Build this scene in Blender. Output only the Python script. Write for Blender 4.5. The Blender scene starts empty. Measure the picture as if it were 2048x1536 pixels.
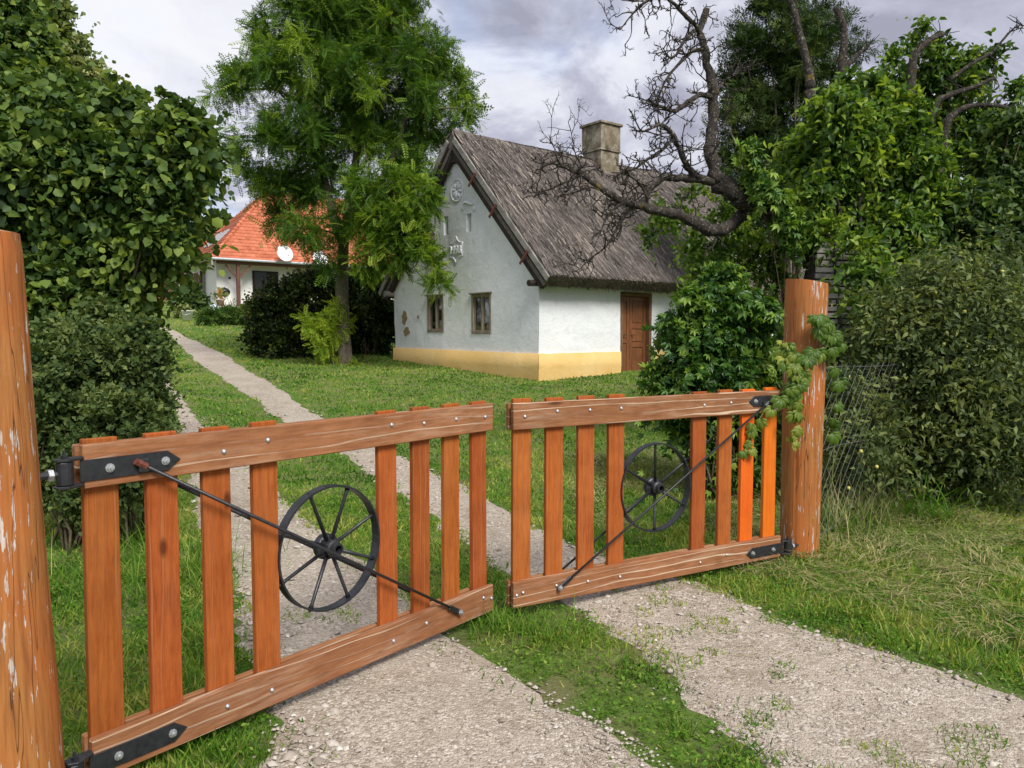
import bpy, bmesh, math, random
import numpy as np
from mathutils import Vector, Matrix, noise as mnoise

# ------------------------------------------------------------------ camera
scn = bpy.context.scene
F = 1540.0; H = 1.55; PITCH = math.atan(90 / F)
cam_d = bpy.data.cameras.new('camera'); cam = bpy.data.objects.new('camera', cam_d)
scn.collection.objects.link(cam); scn.camera = cam
cam_d.sensor_width = 36; cam_d.lens = 36 * F / 2048; cam_d.clip_end = 3000; cam_d.clip_start = .05
cam.location = (0, 0, H); cam.rotation_euler = (math.pi / 2 - PITCH, 0, 0)
scn.render.resolution_x = 1024; scn.render.resolution_y = 768
scn.view_settings.view_transform = 'Standard'; scn.view_settings.look = 'None'
scn.view_settings.exposure = 1.8; scn.view_settings.gamma = 1
C = scn.collection
scn.render.engine = 'CYCLES'; scn.cycles.max_bounces = 8; scn.cycles.diffuse_bounces = 5; scn.cycles.transmission_bounces = 5; scn.cycles.transparent_max_bounces = 6
R = math.radians

# ------------------------------------------------------------------ node helper
class NT:
    def __init__(s, tree): s.t = tree; s.t.nodes.clear()
    def n(s, typ, ins=None, **props):
        nd = s.t.nodes.new(typ)
        for k, v in props.items(): setattr(nd, k, v)
        for k, v in (ins or {}).items():
            sock = nd.inputs[k]
            if isinstance(v, bpy.types.NodeSocket): s.t.links.new(v, sock)
            else: sock.default_value = v
        return nd
    def ramp(s, fac, stops, interp='LINEAR'):
        nd = s.n('ShaderNodeValToRGB', {'Fac': fac}); cr = nd.color_ramp; cr.interpolation = interp
        while len(cr.elements) < len(stops): cr.elements.new(0.5)
        for e, (p, c) in zip(cr.elements, stops):
            e.position = p; e.color = (c, c, c, 1) if isinstance(c, (int, float)) else (*c, 1)
        return nd.outputs['Color']
    def mix(s, fac, a, b, mode='MIX'):
        nd = s.n('ShaderNodeMix', data_type='RGBA', blend_type=mode)
        for sock, v in ((nd.inputs[0], fac), (nd.inputs[6], a), (nd.inputs[7], b)):
            if isinstance(v, bpy.types.NodeSocket): s.t.links.new(v, sock)
            else: sock.default_value = v if isinstance(v, (int, float)) else (*v, 1)
        return nd.outputs[2]
    def math(s, op, a, b=0.0, clamp=False):
        nd = s.n('ShaderNodeMath', {0: a, 1: b}, operation=op, use_clamp=clamp); return nd.outputs[0]
    def map(s, vec, scale=(1, 1, 1), loc=(0, 0, 0), rot=(0, 0, 0)):
        return s.n('ShaderNodeMapping', {'Vector': vec, 'Scale': scale, 'Location': loc, 'Rotation': rot}).outputs[0]
    def noise(s, vec, scale=5, detail=4, rough=.55, dist=0.0):
        return s.n('ShaderNodeTexNoise', {'Vector': vec, 'Scale': scale, 'Detail': detail, 'Roughness': rough, 'Distortion': dist}).outputs['Fac']

# ------------------------------------------------------------------ world: bright broken overcast
world = bpy.data.worlds.new('World'); scn.world = world; world.use_nodes = True
SUN_AZ, SUN_EL = R(152), R(46)                    # azimuth from +Y clockwise
w = NT(world.node_tree)
sky = w.n('ShaderNodeTexSky', sky_type='NISHITA', sun_disc=False, sun_elevation=SUN_EL, sun_rotation=SUN_AZ, altitude=150)
tc = w.n('ShaderNodeTexCoord').outputs['Generated']
sep = w.n('ShaderNodeSeparateXYZ', {0: tc})
dz = w.math('ADD', w.math('MAXIMUM', sep.outputs[2], 0.0), .22)
cu = w.n('ShaderNodeCombineXYZ', {0: w.math('DIVIDE', sep.outputs[0], dz), 1: w.math('DIVIDE', sep.outputs[1], dz), 2: 0.0}).outputs[0]
cv = w.map(cu, loc=(3.1, 1.7, .4))
n1 = w.noise(cv, 2.3, 9, .58, .5)
n2 = w.noise(w.map(cu, loc=(9.2, 4.4, 2)), .62, 5, .5, .2)
cl = w.math('ADD', w.math('MULTIPLY', n1, .55), w.math('MULTIPLY', n2, .45))
ccol = w.ramp(cl, [(.41, (1.1, 1.13, 1.42)), (.47, (1.6, 1.64, 1.98)), (.52, (2.3, 2.34, 2.6)), (.60, (2.68, 2.7, 2.85))])
gap = w.ramp(w.noise(w.map(cu, loc=(1.5, 7.7, 5)), 1.3, 6, .55, .3), [(.60, 0.0), (.74, .3)])
col = w.mix(gap, ccol, sky.outputs[0])
bg = w.n('ShaderNodeBackground', {'Color': col, 'Strength': .1})
w.t.links.new(bg.outputs[0], w.n('ShaderNodeOutputWorld').inputs[0])

sd = bpy.data.lights.new('sun', 'SUN'); sd.energy = 1.3; sd.angle = R(22); sd.color = (1, .955, .88)
so = bpy.data.objects.new('sun', sd); C.objects.link(so)
sdir = Vector((math.sin(SUN_AZ) * math.cos(SUN_EL), math.cos(SUN_AZ) * math.cos(SUN_EL), math.sin(SUN_EL)))
so.rotation_euler = sdir.to_track_quat('Z', 'Y').to_euler(); so.location = (20, -20, 30)

# ------------------------------------------------------------------ geometry helpers
cP, sP = math.cos(PITCH), math.sin(PITCH)
def at(x, y, Y):
    """point of the place at distance Y in front of the viewpoint, seen at photo pixel x, y"""
    a = (x - 1024) / F; b = -(y - 768) / F
    d = Vector((a, cP + b * sP, b * cP - sP)); return Vector((0, 0, H)) + d * (Y / d.y)

def tag(o, label=None, cat=None, group=None, kind=None):
    if label: o['label'] = label
    if cat: o['category'] = cat
    if group: o['group'] = group
    if kind: o['kind'] = kind
    return o
def empty(name, loc=(0, 0, 0), rz=0, label=None, cat=None, group=None):
    o = bpy.data.objects.new(name, None); C.objects.link(o); o.empty_display_size = .2
    o.location = loc; o.rotation_euler = (0, 0, rz); return tag(o, label, cat, group)
def link(name, me, mat, parent=None, loc=None, rot=None):
    if mat and not me.materials: me.materials.append(mat)
    o = bpy.data.objects.new(name, me); C.objects.link(o)
    if parent: o.parent = parent
    if loc: o.location = loc
    if rot: o.rotation_euler = rot
    return o

class MB:
    def __init__(s): s.v = []; s.f = []
    def add(s, vs, fs):
        b = len(s.v); s.v += [tuple(p) for p in vs]; s.f += [tuple(i + b for i in f) for f in fs]; return s
    def box(s, c, d, rot=None):
        hx, hy, hz = d[0] / 2, d[1] / 2, d[2] / 2
        vs = [Vector((x, y, z)) for x in (-hx, hx) for y in (-hy, hy) for z in (-hz, hz)]
        if rot is not None: vs = [rot @ p for p in vs]
        c = Vector(c)
        return s.add([p + c for p in vs], [(0, 1, 3, 2), (4, 6, 7, 5), (0, 4, 5, 1), (2, 3, 7, 6), (0, 2, 6, 4), (1, 5, 7, 3)])
    def tube(s, pts, rad, n=8, cap=True, jit=0, rng=None):
        pts = [Vector(p) for p in pts]; m = len(pts)
        if not hasattr(rad, '__len__'): rad = [rad] * m
        vs = []; fs = []; prev = None
        for i, p in enumerate(pts):
            t = (pts[min(i + 1, m - 1)] - pts[max(i - 1, 0)])
            if t.length < 1e-9: t = Vector((0, 0, 1))
            t.normalize()
            if prev is None:
                a = Vector((0, 0, 1)) if abs(t.z) < .9 else Vector((1, 0, 0)); prev = t.cross(a).normalized()
            prev = (prev - t * prev.dot(t))
            if prev.length < 1e-6: prev = t.orthogonal()
            prev.normalize(); b = t.cross(prev)
            for k in range(n):
                a = 2 * math.pi * k / n; r = rad[i] * (1 + (rng.uniform(-jit, jit) if jit else 0))
                vs.append(p + (prev * math.cos(a) + b * math.sin(a)) * r)
        for i in range(m - 1):
            for k in range(n):
                k2 = (k + 1) % n; fs.append((i * n + k, i * n + k2, (i + 1) * n + k2, (i + 1) * n + k))
        if cap: fs.append(tuple(range(n - 1, -1, -1))); fs.append(tuple((m - 1) * n + k for k in range(n)))
        return s.add(vs, fs)
    def lathe(s, prof, c, axis='Z', n=20):
        """prof: (radius, height) along axis"""
        vs = []; fs = []; m = len(prof); c = Vector(c)
        for r, h in prof:
            for k in range(n):
                a = 2 * math.pi * k / n; x, y = r * math.cos(a), r * math.sin(a)
                p = {'Z': (x, y, h), 'Y': (x, -h, y), 'X': (h, x, y)}[axis]; vs.append(c + Vector(p))
        for i in range(m - 1):
            for k in range(n):
                k2 = (k + 1) % n; fs.append((i * n + k, i * n + k2, (i + 1) * n + k2, (i + 1) * n + k))
        fs.append(tuple(range(n - 1, -1, -1))); fs.append(tuple((m - 1) * n + k for k in range(n)))
        return s.add(vs, fs)
    def prism(s, poly, o, ax, ay, az, d):
        """poly in (ax, ay) plane, extruded d along az"""
        o, ax, ay, az = map(Vector, (o, ax, ay, az)); n = len(poly)
        a = [o + ax * p[0] + ay * p[1] for p in poly]; b = [p + az * d for p in a]
        return s.add(a + b, [tuple(range(n - 1, -1, -1)), tuple(range(n, 2 * n))] + [(i, (i + 1) % n, n + (i + 1) % n, n + i) for i in range(n)])
    def mesh(s, name, bevel=0, smooth=False, seg=1):
        bm = bmesh.new(); vs = [bm.verts.new(p) for p in s.v]
        for f in s.f:
            try: bm.faces.new([vs[i] for i in f])
            except ValueError: pass
        bmesh.ops.recalc_face_normals(bm, faces=bm.faces)
        if bevel: bmesh.ops.bevel(bm, geom=list(bm.edges), offset=bevel, segments=seg, affect='EDGES', profile=.6)
        me = bpy.data.meshes.new(name); bm.to_mesh(me); bm.free()
        if smooth: me.shade_smooth() if hasattr(me, 'shade_smooth') else me.polygons.foreach_set('use_smooth', [True] * len(me.polygons))
        return me
    def build(s, name, mat, parent=None, bevel=0, smooth=False, loc=None, rot=None, seg=1):
        return link(name, s.mesh(name, bevel, smooth, seg), mat, parent, loc, rot)

def np_mesh(name, V, T, rnd=None, smooth=False):
    V = np.ascontiguousarray(V, np.float32); T = np.ascontiguousarray(T, np.int32)
    me = bpy.data.meshes.new(name); me.vertices.add(len(V)); me.vertices.foreach_set('co', V.ravel())
    k = T.shape[1]; me.loops.add(T.size); me.loops.foreach_set('vertex_index', T.ravel())
    me.polygons.add(len(T)); me.polygons.foreach_set('loop_start', np.arange(0, T.size, k, dtype=np.int32))
    me.update(calc_edges=True)
    if rnd is not None:
        a = me.attributes.new('rnd', 'FLOAT', 'POINT'); a.data.foreach_set('value', np.ascontiguousarray(rnd, np.float32))
    if smooth: me.polygons.foreach_set('use_smooth', np.ones(len(T), bool))
    return me
def nrm(a): return a / np.maximum(np.linalg.norm(a, axis=-1, keepdims=True), 1e-9)
def frames(D, N):
    D = nrm(D); X = nrm(np.cross(D, N)); Z = np.cross(X, D); return np.stack([X, D, Z], axis=2)
class Acc:
    """many small leaves, blades or stones merged into one mesh"""
    def __init__(s): s.V = []; s.T = []; s.r = []; s.n = 0
    def put(s, tv, tf, P, Rm, S, rnd):
        tv = np.asarray(tv, float); tf = np.asarray(tf, int); n = len(P); k = len(tv); S = np.asarray(S, float)
        loc = tv[None] * (S[:, None, None] if S.ndim == 1 else S[:, None, :])
        V = P[:, None, :] + np.einsum('nij,nkj->nki', Rm, loc)
        s.V.append(V.reshape(-1, 3)); s.T.append((tf[None] + (np.arange(n) * k)[:, None, None]).reshape(-1, 3) + s.n)
        s.r.append(np.repeat(rnd, k)); s.n += n * k; return s
    def build(s, name, mat, parent=None, smooth=False):
        return link(name, np_mesh(name, np.concatenate(s.V), np.concatenate(s.T), np.concatenate(s.r), smooth), mat, parent)

# ------------------------------------------------------------------ terrain
KY = [-60, 4.6, 8, 12, 17, 22, 30, 38, 43, 60, 150, 1500]
KZ = [-.07, -.07, .03, .25, .62, .95, 1.75, 2.75, 3.35, 4.6, 7, 8]
_ty = np.arange(-60, 1500, .25); _tz = np.interp(_ty, KY, KZ)
_k = np.hanning(13); _k /= _k.sum(); _tz = np.convolve(np.pad(_tz, 6, mode='edge'), _k, 'valid')
def zt(x, y):
    x = np.asarray(x, float); y = np.asarray(y, float)
    return np.interp(y, _ty, _tz) + .018 * np.sin(x * 1.3 + 1) * np.sin(y * .9) + .01 * np.sin(x * 3.1 + y * 2.3) * np.clip((y - 1) / 4, 0, 1)
def gz(x, y): return float(zt(x, y))
def G(x, y): return Vector((x, y, gz(x, y)))
def onground(px, py):
    d = at(px, py, 1.0) - Vector((0, 0, H)); t = .5
    while t < 120:
        p = Vector((0, 0, H)) + d * t
        if p.z <= gz(p.x, p.y): return p
        t += .02
    return p

# edges of the two gravel wheel tracks, (x, y) on the ground
LL = [(-10.76, 22.59), (-8.51, 18.21), (-6.41, 14.28), (-4.18, 9.81), (-2.64, 6.46), (-1.85, 5.05), (-1.47, 4.07), (-1.13, 3.5), (-.92, 2.89), (-.95, 2), (-1.6, 0), (-3, -4)]
LR = [(-10.2, 22.59), (-7.6, 17.22), (-5.96, 14.28), (-4.5, 11.42), (-2.89, 8.57), (-2.1, 7.12), (-1.66, 6.31), (-1.27, 5.68), (-.87, 5.05), (-.33, 4.07), (.13, 3.42), (.51, 2.96), (.75, 2.5), (1.1, 1.9), (1.5, 0), (2, -4)]
RL = [(-15.57, 33.21), (-13.47, 29.94), (-8.92, 21.28), (-4.97, 14.28), (-3.62, 11.97), (-2.08, 9.5), (-1.12, 7.63), (-.62, 6.6), (-.14, 5.41), (.12, 4.89), (.38, 4.57), (.67, 3.93), (.82, 3.28), (.96, 2.83), (1.0, 2.5), (1.0, 1.9), (1.5, 0), (2, -4)]
RR = [(-15.0, 33.21), (-13.0, 30.46), (-8.12, 22.59), (-4.72, 15.98), (-3.09, 12.66), (-1.95, 10.5), (-1.15, 9.06), (-.37, 7.52), (.03, 6.6), (.3, 6.08), (.95, 5.19), (1.21, 4.99), (1.44, 4.57), (1.7, 4.1), (1.97, 3.81), (2.32, 3.4), (3.2, 2.6), (5, 0), (7, -4)]
def edge(E):
    E = sorted(E, key=lambda p: p[1]); return np.array([p[1] for p in E]), np.array([p[0] for p in E])
EL = {k: edge(v) for k, v in dict(LL=LL, LR=LR, RL=RL, RR=RR).items()}
def ex(k, y): return np.interp(y, *EL[k])
def track_depth(x, y):
    """>0 inside a track: distance to its nearer edge; <0 outside"""
    a = np.minimum(x - ex('LL', y), ex('LR', y) - x); a = np.where(y > 22.5, -1, a)
    b = np.minimum(x - ex('RL', y), ex('RR', y) - x); b = np.where(y > 33.2, -1, b)
    return np.maximum(a, b)
def vnoise(x, y, s, seed=0):
    """cheap smooth value noise 0..1"""
    x = np.asarray(x) * s + seed * 17.3; y = np.asarray(y) * s + seed * 9.1
    xi = np.floor(x); yi = np.floor(y); fx = x - xi; fy = y - yi; fx = fx * fx * (3 - 2 * fx); fy = fy * fy * (3 - 2 * fy)
    h = lambda a, b: np.mod(np.sin(a * 127.1 + b * 311.7 + seed * 7.7) * 43758.5453, 1.0)
    return (h(xi, yi) * (1 - fx) + h(xi + 1, yi) * fx) * (1 - fy) + (h(xi, yi + 1) * (1 - fx) + h(xi + 1, yi + 1) * fx) * fy

# ------------------------------------------------------------------ materials
def new_mat(name):
    m = bpy.data.materials.new(name); m.use_nodes = True; return m, NT(m.node_tree)
def finish(m, t, col, rough=.7, bump=None, bstr=.3, bdist=.02, spec=.3, metal=0.0, extra=None):
    p = t.n('ShaderNodeBsdfPrincipled', {'Roughness': rough, 'Metallic': metal, 'Specular IOR Level': spec})
    if isinstance(col, bpy.types.NodeSocket): t.t.links.new(col, p.inputs['Base Color'])
    else: p.inputs['Base Color'].default_value = (*col, 1)
    if bump is not None: t.t.links.new(t.n('ShaderNodeBump', {'Height': bump, 'Strength': bstr, 'Distance': bdist}).outputs[0], p.inputs['Normal'])
    t.t.links.new(p.outputs[0], t.n('ShaderNodeOutputMaterial').inputs[0]); return m
def plain(name, col, rough=.6, metal=0.0, var=.15, scale=20, spec=.3, bstr=.15):
    m, t = new_mat(name); v = t.n('ShaderNodeTexCoord').outputs['Object']
    n = t.noise(v, scale, 6, .6); a = tuple(c * (1 - var) for c in col); b = tuple(min(1, c * (1 + var)) for c in col)
    return finish(m, t, t.ramp(n, [(.3, a), (.7, b)]), rough, n, bstr, .01, spec, metal)
def leaf_mat(name, c0, c1, c2, trans=.32, rough=.5, spec=.25):
    m, t = new_mat(name); r = t.n('ShaderNodeAttribute', attribute_name='rnd').outputs['Fac']
    col = t.ramp(r, [(.05, c0), (.5, c1), (.95, c2)])
    p = t.n('ShaderNodeBsdfPrincipled', {'Base Color': col, 'Roughness': rough, 'Specular IOR Level': spec})
    tl = t.n('ShaderNodeBsdfTranslucent', {'Color': t.mix(1.0, col, (1.25, 1.2, .55), 'MULTIPLY')})
    mx = t.n('ShaderNodeMixShader', {0: trans, 1: p.outputs[0], 2: tl.outputs[0]})
    t.t.links.new(mx.outputs[0], t.n('ShaderNodeOutputMaterial').inputs[0]); return m
def rnd_mat(name, stops, rough=.8, spec=.2):
    m, t = new_mat(name); r = t.n('ShaderNodeAttribute', attribute_name='rnd').outputs['Fac']
    v = t.n('ShaderNodeTexCoord').outputs['Object']; n = t.noise(v, 60, 4)
    return finish(m, t, t.mix(.35, t.ramp(r, stops), t.ramp(n, [(.3, .35), (.7, 1.0)]), 'MULTIPLY'), rough, None, spec=spec)
def wood(name, axis, base, dark, light, pale=None, pale_amt=0.0, rough=.55, knots=True, ring=26, spec=.3):
    m, t = new_mat(name); v = t.n('ShaderNodeTexCoord').outputs['Object']
    rn = t.n('ShaderNodeObjectInfo').outputs['Random']
    off = t.n('ShaderNodeCombineXYZ', {0: t.math('MULTIPLY', rn, 37), 1: t.math('MULTIPLY', rn, 19), 2: t.math('MULTIPLY', rn, 53)}).outputs[0]
    v = t.n('ShaderNodeVectorMath', {0: v, 1: off}, operation='ADD').outputs[0]
    sc = {'X': (.9, 9, 9), 'Y': (9, .9, 9), 'Z': (9, 9, .9)}[axis]
    st = t.map(v, sc)
    warp = t.noise(t.map(v, tuple(.45 * k for k in sc)), 1.2, 3)
    fib = t.noise(st, 9, 8, .65, .3)
    blot = t.noise(v, 4.5, 4, .6)
    cross = t.n('ShaderNodeSeparateXYZ', {0: v}).outputs[{'X': 2, 'Y': 0, 'Z': 0}[axis]]
    rg = t.math('SINE', t.math('ADD', t.math('MULTIPLY', cross, ring * 6.28), t.math('MULTIPLY', warp, 26)))
    rg = t.math('MULTIPLY_ADD', rg, .5); t.t.nodes[-1].inputs[2].default_value = .5
    c = t.ramp(fib, [(.3, dark), (.5, base), (.72, light)])
    c = t.mix(.42, c, t.ramp(blot, [(.3, dark), (.7, light)]))
    c = t.mix(t.math('MULTIPLY', t.math('POWER', rg, 5.0), .4), c, dark)
    hv = t.n('ShaderNodeHueSaturation', {'Hue': t.math('ADD', t.math('MULTIPLY', rn, .010), .495), 'Saturation': 1.0, 'Value': t.math('ADD', t.math('MULTIPLY', t.math('FRACT', t.math('MULTIPLY', rn, 7.3)), .22), .89), 'Color': c}); c = hv.outputs[0]
    if pale:
        ln = t.ramp(t.math('POWER', rg, 9.0), [(.55, 0.0), (.8, 1.0)])
        ms = t.ramp(t.noise(t.map(v, tuple(.35 * k for k in sc)), 2.4, 5, .6), [(.40, 0.0), (.56, 1.0)])
        c = t.mix(t.math('MULTIPLY', t.math('MULTIPLY', ln, ms), pale_amt), c, pale)
        wx = t.ramp(t.noise(t.map(v, tuple(.8 * k for k in sc)), 3, 8, .7), [(.5, 0.0), (.8, 1.0)])
        c = t.mix(t.math('MULTIPLY', wx, pale_amt * .5), c, pale)
    if knots:
        ks = {'X': (1.5, 5, 5), 'Y': (5, 1.5, 5), 'Z': (5, 5, 2.2)}[axis]
        vo = t.n('ShaderNodeTexVoronoi', {'Vector': t.map(v, ks), 'Scale': 1.0, 'Randomness': 1.0}).outputs['Distance']
        c = t.mix(t.ramp(vo, [(.05, .85), (.11, 0.0)]), c, tuple(k * .35 for k in dark))
    return finish(m, t, c, t.ramp(fib, [(.3, rough + .12), (.7, rough - .05)]), t.math('ADD', fib, t.math('MULTIPLY', rg, .5)), .35, .004, spec)

M = {}
M['slat'] = wood('stained slat wood', 'Z', (.315, .080, .016), (.185, .041, .009), (.42, .12, .027), (.46, .22, .10), .32, .68, True, 26, .15)
M['orange'] = wood('fresh orange stained wood', 'Z', (.68, .135, .009), (.55, .095, .006), (.76, .19, .018), None, 0, .45, False)
M['rail'] = wood('weathered stained rail wood', 'X', (.27, .118, .050), (.16, .062, .026), (.35, .165, .075), (.56, .42, .30), 1.0, .75, True, 20, .15)
M['post'] = None
def log_mat():
    m, t = new_mat('peeling stained log'); v = t.n('ShaderNodeTexCoord').outputs['Object']
    rn = t.n('ShaderNodeObjectInfo').outputs['Random']
    v2 = t.n('ShaderNodeVectorMath', {0: v, 1: t.n('ShaderNodeCombineXYZ', {0: rn, 1: rn, 2: t.math('MULTIPLY', rn, 31)}).outputs[0]}, operation='ADD').outputs[0]
    fib = t.noise(t.map(v2, (14, 14, .8)), 5, 8, .65, .2); blot = t.noise(t.map(v2, (3, 3, 1.2)), 2.0, 5)
    c = t.ramp(fib, [(.28, (.17, .062, .020)), (.5, (.32, .125, .032)), (.75, (.42, .185, .055))])
    c = t.mix(t.ramp(blot, [(.42, 0.0), (.68, .6)]), c, (.42, .105, .02))
    fl = t.math('ADD', t.noise(t.map(v2, (26, 26, 3.2)), 2.2, 6, .62), t.math('MULTIPLY', t.noise(t.map(v2, (2.2, 2.2, .7)), 1.9, 2), .42))
    flm = t.ramp(fl, [(.825, 0.0), (.845, 1.0)])
    c = t.mix(flm, c, t.ramp(fib, [(.3, (.34, .27, .23)), (.7, (.60, .53, .48))]))
    cr = t.noise(t.map(v2, (7, 7, .22)), 2.0, 3, .45, .1)
    crm = t.ramp(t.math('ABSOLUTE', t.math('SUBTRACT', cr, .5)), [(.0, 1.0), (.0045, 0.0)])
    c = t.mix(t.math('MULTIPLY', crm, .9), c, (.05, .022, .012))
    h = t.math('SUBTRACT', t.math('SUBTRACT', t.math('MULTIPLY', fib, .4), crm), t.math('MULTIPLY', flm, .25))
    return finish(m, t, c, .62, h, .6, .006)
M['post'] = log_mat()
M['endgrain'] = wood('weathered end grain', 'Z', (.42, .22, .10), (.2, .1, .05), (.55, .36, .2), None, 0, .8, False)
M['iron'] = plain('black painted iron', (.018, .019, .023), .42, 0, .4, 35, .5, .25)
M['rust'] = plain('rusty iron', (.15, .05, .032), .8, 0, .4, 60)
M['zinc'] = plain('galvanised steel', (.50, .51, .53), .5, .85, .2, 50)
M['bark'] = wood('grey brown bark', 'Z', (.13, .105, .08), (.05, .04, .03), (.24, .2, .155), None, 0, .9, False, 6)
def lichen():
    m, t = new_mat('lichened old bark'); v = t.n('ShaderNodeTexCoord').outputs['Object']
    a = t.noise(v, 14, 8, .7); b = t.noise(v, 32, 6, .7); c3 = t.noise(v, 9, 3)
    c = t.ramp(a, [(.3, (.012, .010, .009)), (.55, (.045, .037, .03)), (.75, (.10, .082, .066))])
    c = t.mix(t.ramp(b, [(.57, 0.0), (.64, .8)]), c, (.27, .27, .235))
    c = t.mix(t.ramp(c3, [(.64, 0.0), (.72, .6)]), c, (.26, .18, .03))
    return finish(m, t, c, .92, a, 1.0, .03)
M['lichen'] = lichen()
M['twig'] = plain('brown twig', (.10, .075, .05), .85, 0, .4, 30)
M['greentwig'] = plain('green twig', (.16, .17, .06), .7, 0, .3, 30)
def plaster(name, c0, c1, stain, samt, fine=.5):
    m, t = new_mat(name); v = t.n('ShaderNodeTexCoord').outputs['Object']
    big = t.noise(v, 1.1, 5, .6); mid = t.noise(v, 5, 6, .65, .4); fin = t.noise(v, 38, 5, .6)
    c = t.mix(t.ramp(big, [(.35, 0.0), (.68, 1.0)]), c0, c1)
    c = t.mix(t.math('MULTIPLY', t.ramp(mid, [(.52, 0.0), (.75, 1.0)]), samt), c, stain)
    sk = t.ramp(t.noise(t.map(v, (1, 1, .35)), 17, 4, .6), [(.70, 0.0), (.76, 1.0)])
    c = t.mix(t.math('MULTIPLY', sk, samt * 1.2), c, tuple(k * .55 for k in stain))
    return finish(m, t, c, .9, t.math('ADD', t.math('MULTIPLY', mid, 1.0), t.math('MULTIPLY', fin, .35)), fine, .035, .15)
M['white'] = plaster('limewashed adobe plaster', (.72, .745, .775), (.79, .80, .815), (.58, .61, .61), .6, .6)
M['ochre'] = plaster('ochre limewash', (.66, .43, .15), (.72, .51, .225), (.58, .46, .24), .5, .5)
M['adobe'] = plain('bare adobe', (.30, .215, .13), .95, 0, .3, 30, .1, .6)
M['cream'] = plaster('pale house render', (.74, .73, .71), (.80, .79, .77), (.62, .60, .57), .3, .2)
M['reed'] = rnd_mat('weathered reed', [(.0, (.045, .038, .036)), (.35, (.155, .133, .125)), (.65, (.29, .252, .23)), (.9, (.52, .45, .38)), (1.0, (.68, .59, .47))], .85, .15)
M['thatch'] = plain('packed thatch', (.15, .128, .115), .95, 0, .45, 28, .1, .8)
M['greywood'] = wood('silver weathered board', 'Y', (.27, .25, .23), (.13, .118, .105), (.38, .36, .33), None, 0, .85, False, 12)
M['darkwood'] = wood('dark tarred timber', 'Y', (.035, .026, .022), (.014, .011, .010), (.065, .05, .042), None, 0, .8, False)
M['frame'] = wood('weathered window wood', 'Z', (.22, .18, .135), (.10, .08, .06), (.34, .29, .22), None, 0, .85, False)
M['door'] = wood('varnished door wood', 'Z', (.19, .070, .024), (.095, .034, .014), (.28, .115, .042), None, 0, .45, True)
M['doorframe'] = wood('dark door frame wood', 'Z', (.16, .085, .045), (.08, .04, .02), (.23, .13, .075), None, 0, .7, False)
M['brownwood'] = wood('brown stained timber', 'Z', (.14, .062, .042), (.075, .03, .022), (.20, .095, .07), None, 0, .6, False)
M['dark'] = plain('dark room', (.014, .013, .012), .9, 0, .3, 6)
M['curtain'] = plain('faded brown curtain', (.15, .07, .05), .95, 0, .5, 14)
M['paleitem'] = plain('pale paper', (.5, .5, .52), .9, 0, .2, 12)
def glass():
    m, t = new_mat('old window glass'); g = t.n('ShaderNodeBsdfGlossy', {'Color': (1, 1, 1, 1), 'Roughness': .03})
    tr = t.n('ShaderNodeBsdfTransparent', {'Color': (.82, .85, .84, 1)})
    fr = t.n('ShaderNodeFresnel', {'IOR': 1.45}).outputs[0]
    mx = t.n('ShaderNodeMixShader', {0: t.math('MINIMUM', fr, .9), 1: tr.outputs[0], 2: g.outputs[0]})
    t.t.links.new(mx.outputs[0], t.n('ShaderNodeOutputMaterial').inputs[0]); return m
M['glass'] = glass()
def concrete():
    m, t = new_mat('weathered chimney render'); v = t.n('ShaderNodeTexCoord').outputs['Object']
    a = t.noise(v, 3.2, 6, .65); b = t.noise(v, 25, 5)
    c = t.ramp(a, [(.34, (.10, .08, .052)), (.5, (.25, .215, .155)), (.64, (.42, .39, .33))])
    return finish(m, t, t.mix(.3, c, t.ramp(b, [(.3, .3), (.7, 1.0)]), 'MULTIPLY'), .95, b, .5, .02, .1)
M['chimney'] = concrete()
M['tile'] = rnd_mat('clay roof tile', [(.0, (.36, .10, .05)), (.5, (.55, .165, .085)), (1.0, (.66, .23, .13))], .75, .25)
M['redwall'] = plain('dark red wall', (.22, .045, .04), .8, 0, .2, 6)
M['whitepaint'] = plain('white paint', (.78, .78, .78), .5, 0, .05, 6)
M['gutter'] = plain('zinc gutter', (.42, .45, .48), .45, .3, .15, 10)
M['plastic'] = plain('white plastic', (.8, .8, .8), .4, 0, .05, 8)
M['bluewhite'] = plain('pale blue fabric', (.62, .70, .85), .8, 0, .12, 6)
M['blackplastic'] = plain('black enamel', (.012, .012, .014), .3, 0, .2, 8, .5)
M['fabric_red'] = plain('red brown cushion', (.30, .085, .06), .9, 0, .2, 20)
M['slope_terrace'] = plain('terrace paving', (.4, .36, .31), .9, 0, .2, 8)
M['wire'] = plain('galvanised wire', (.13, .135, .135), .6, .2, .2, 10)
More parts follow.
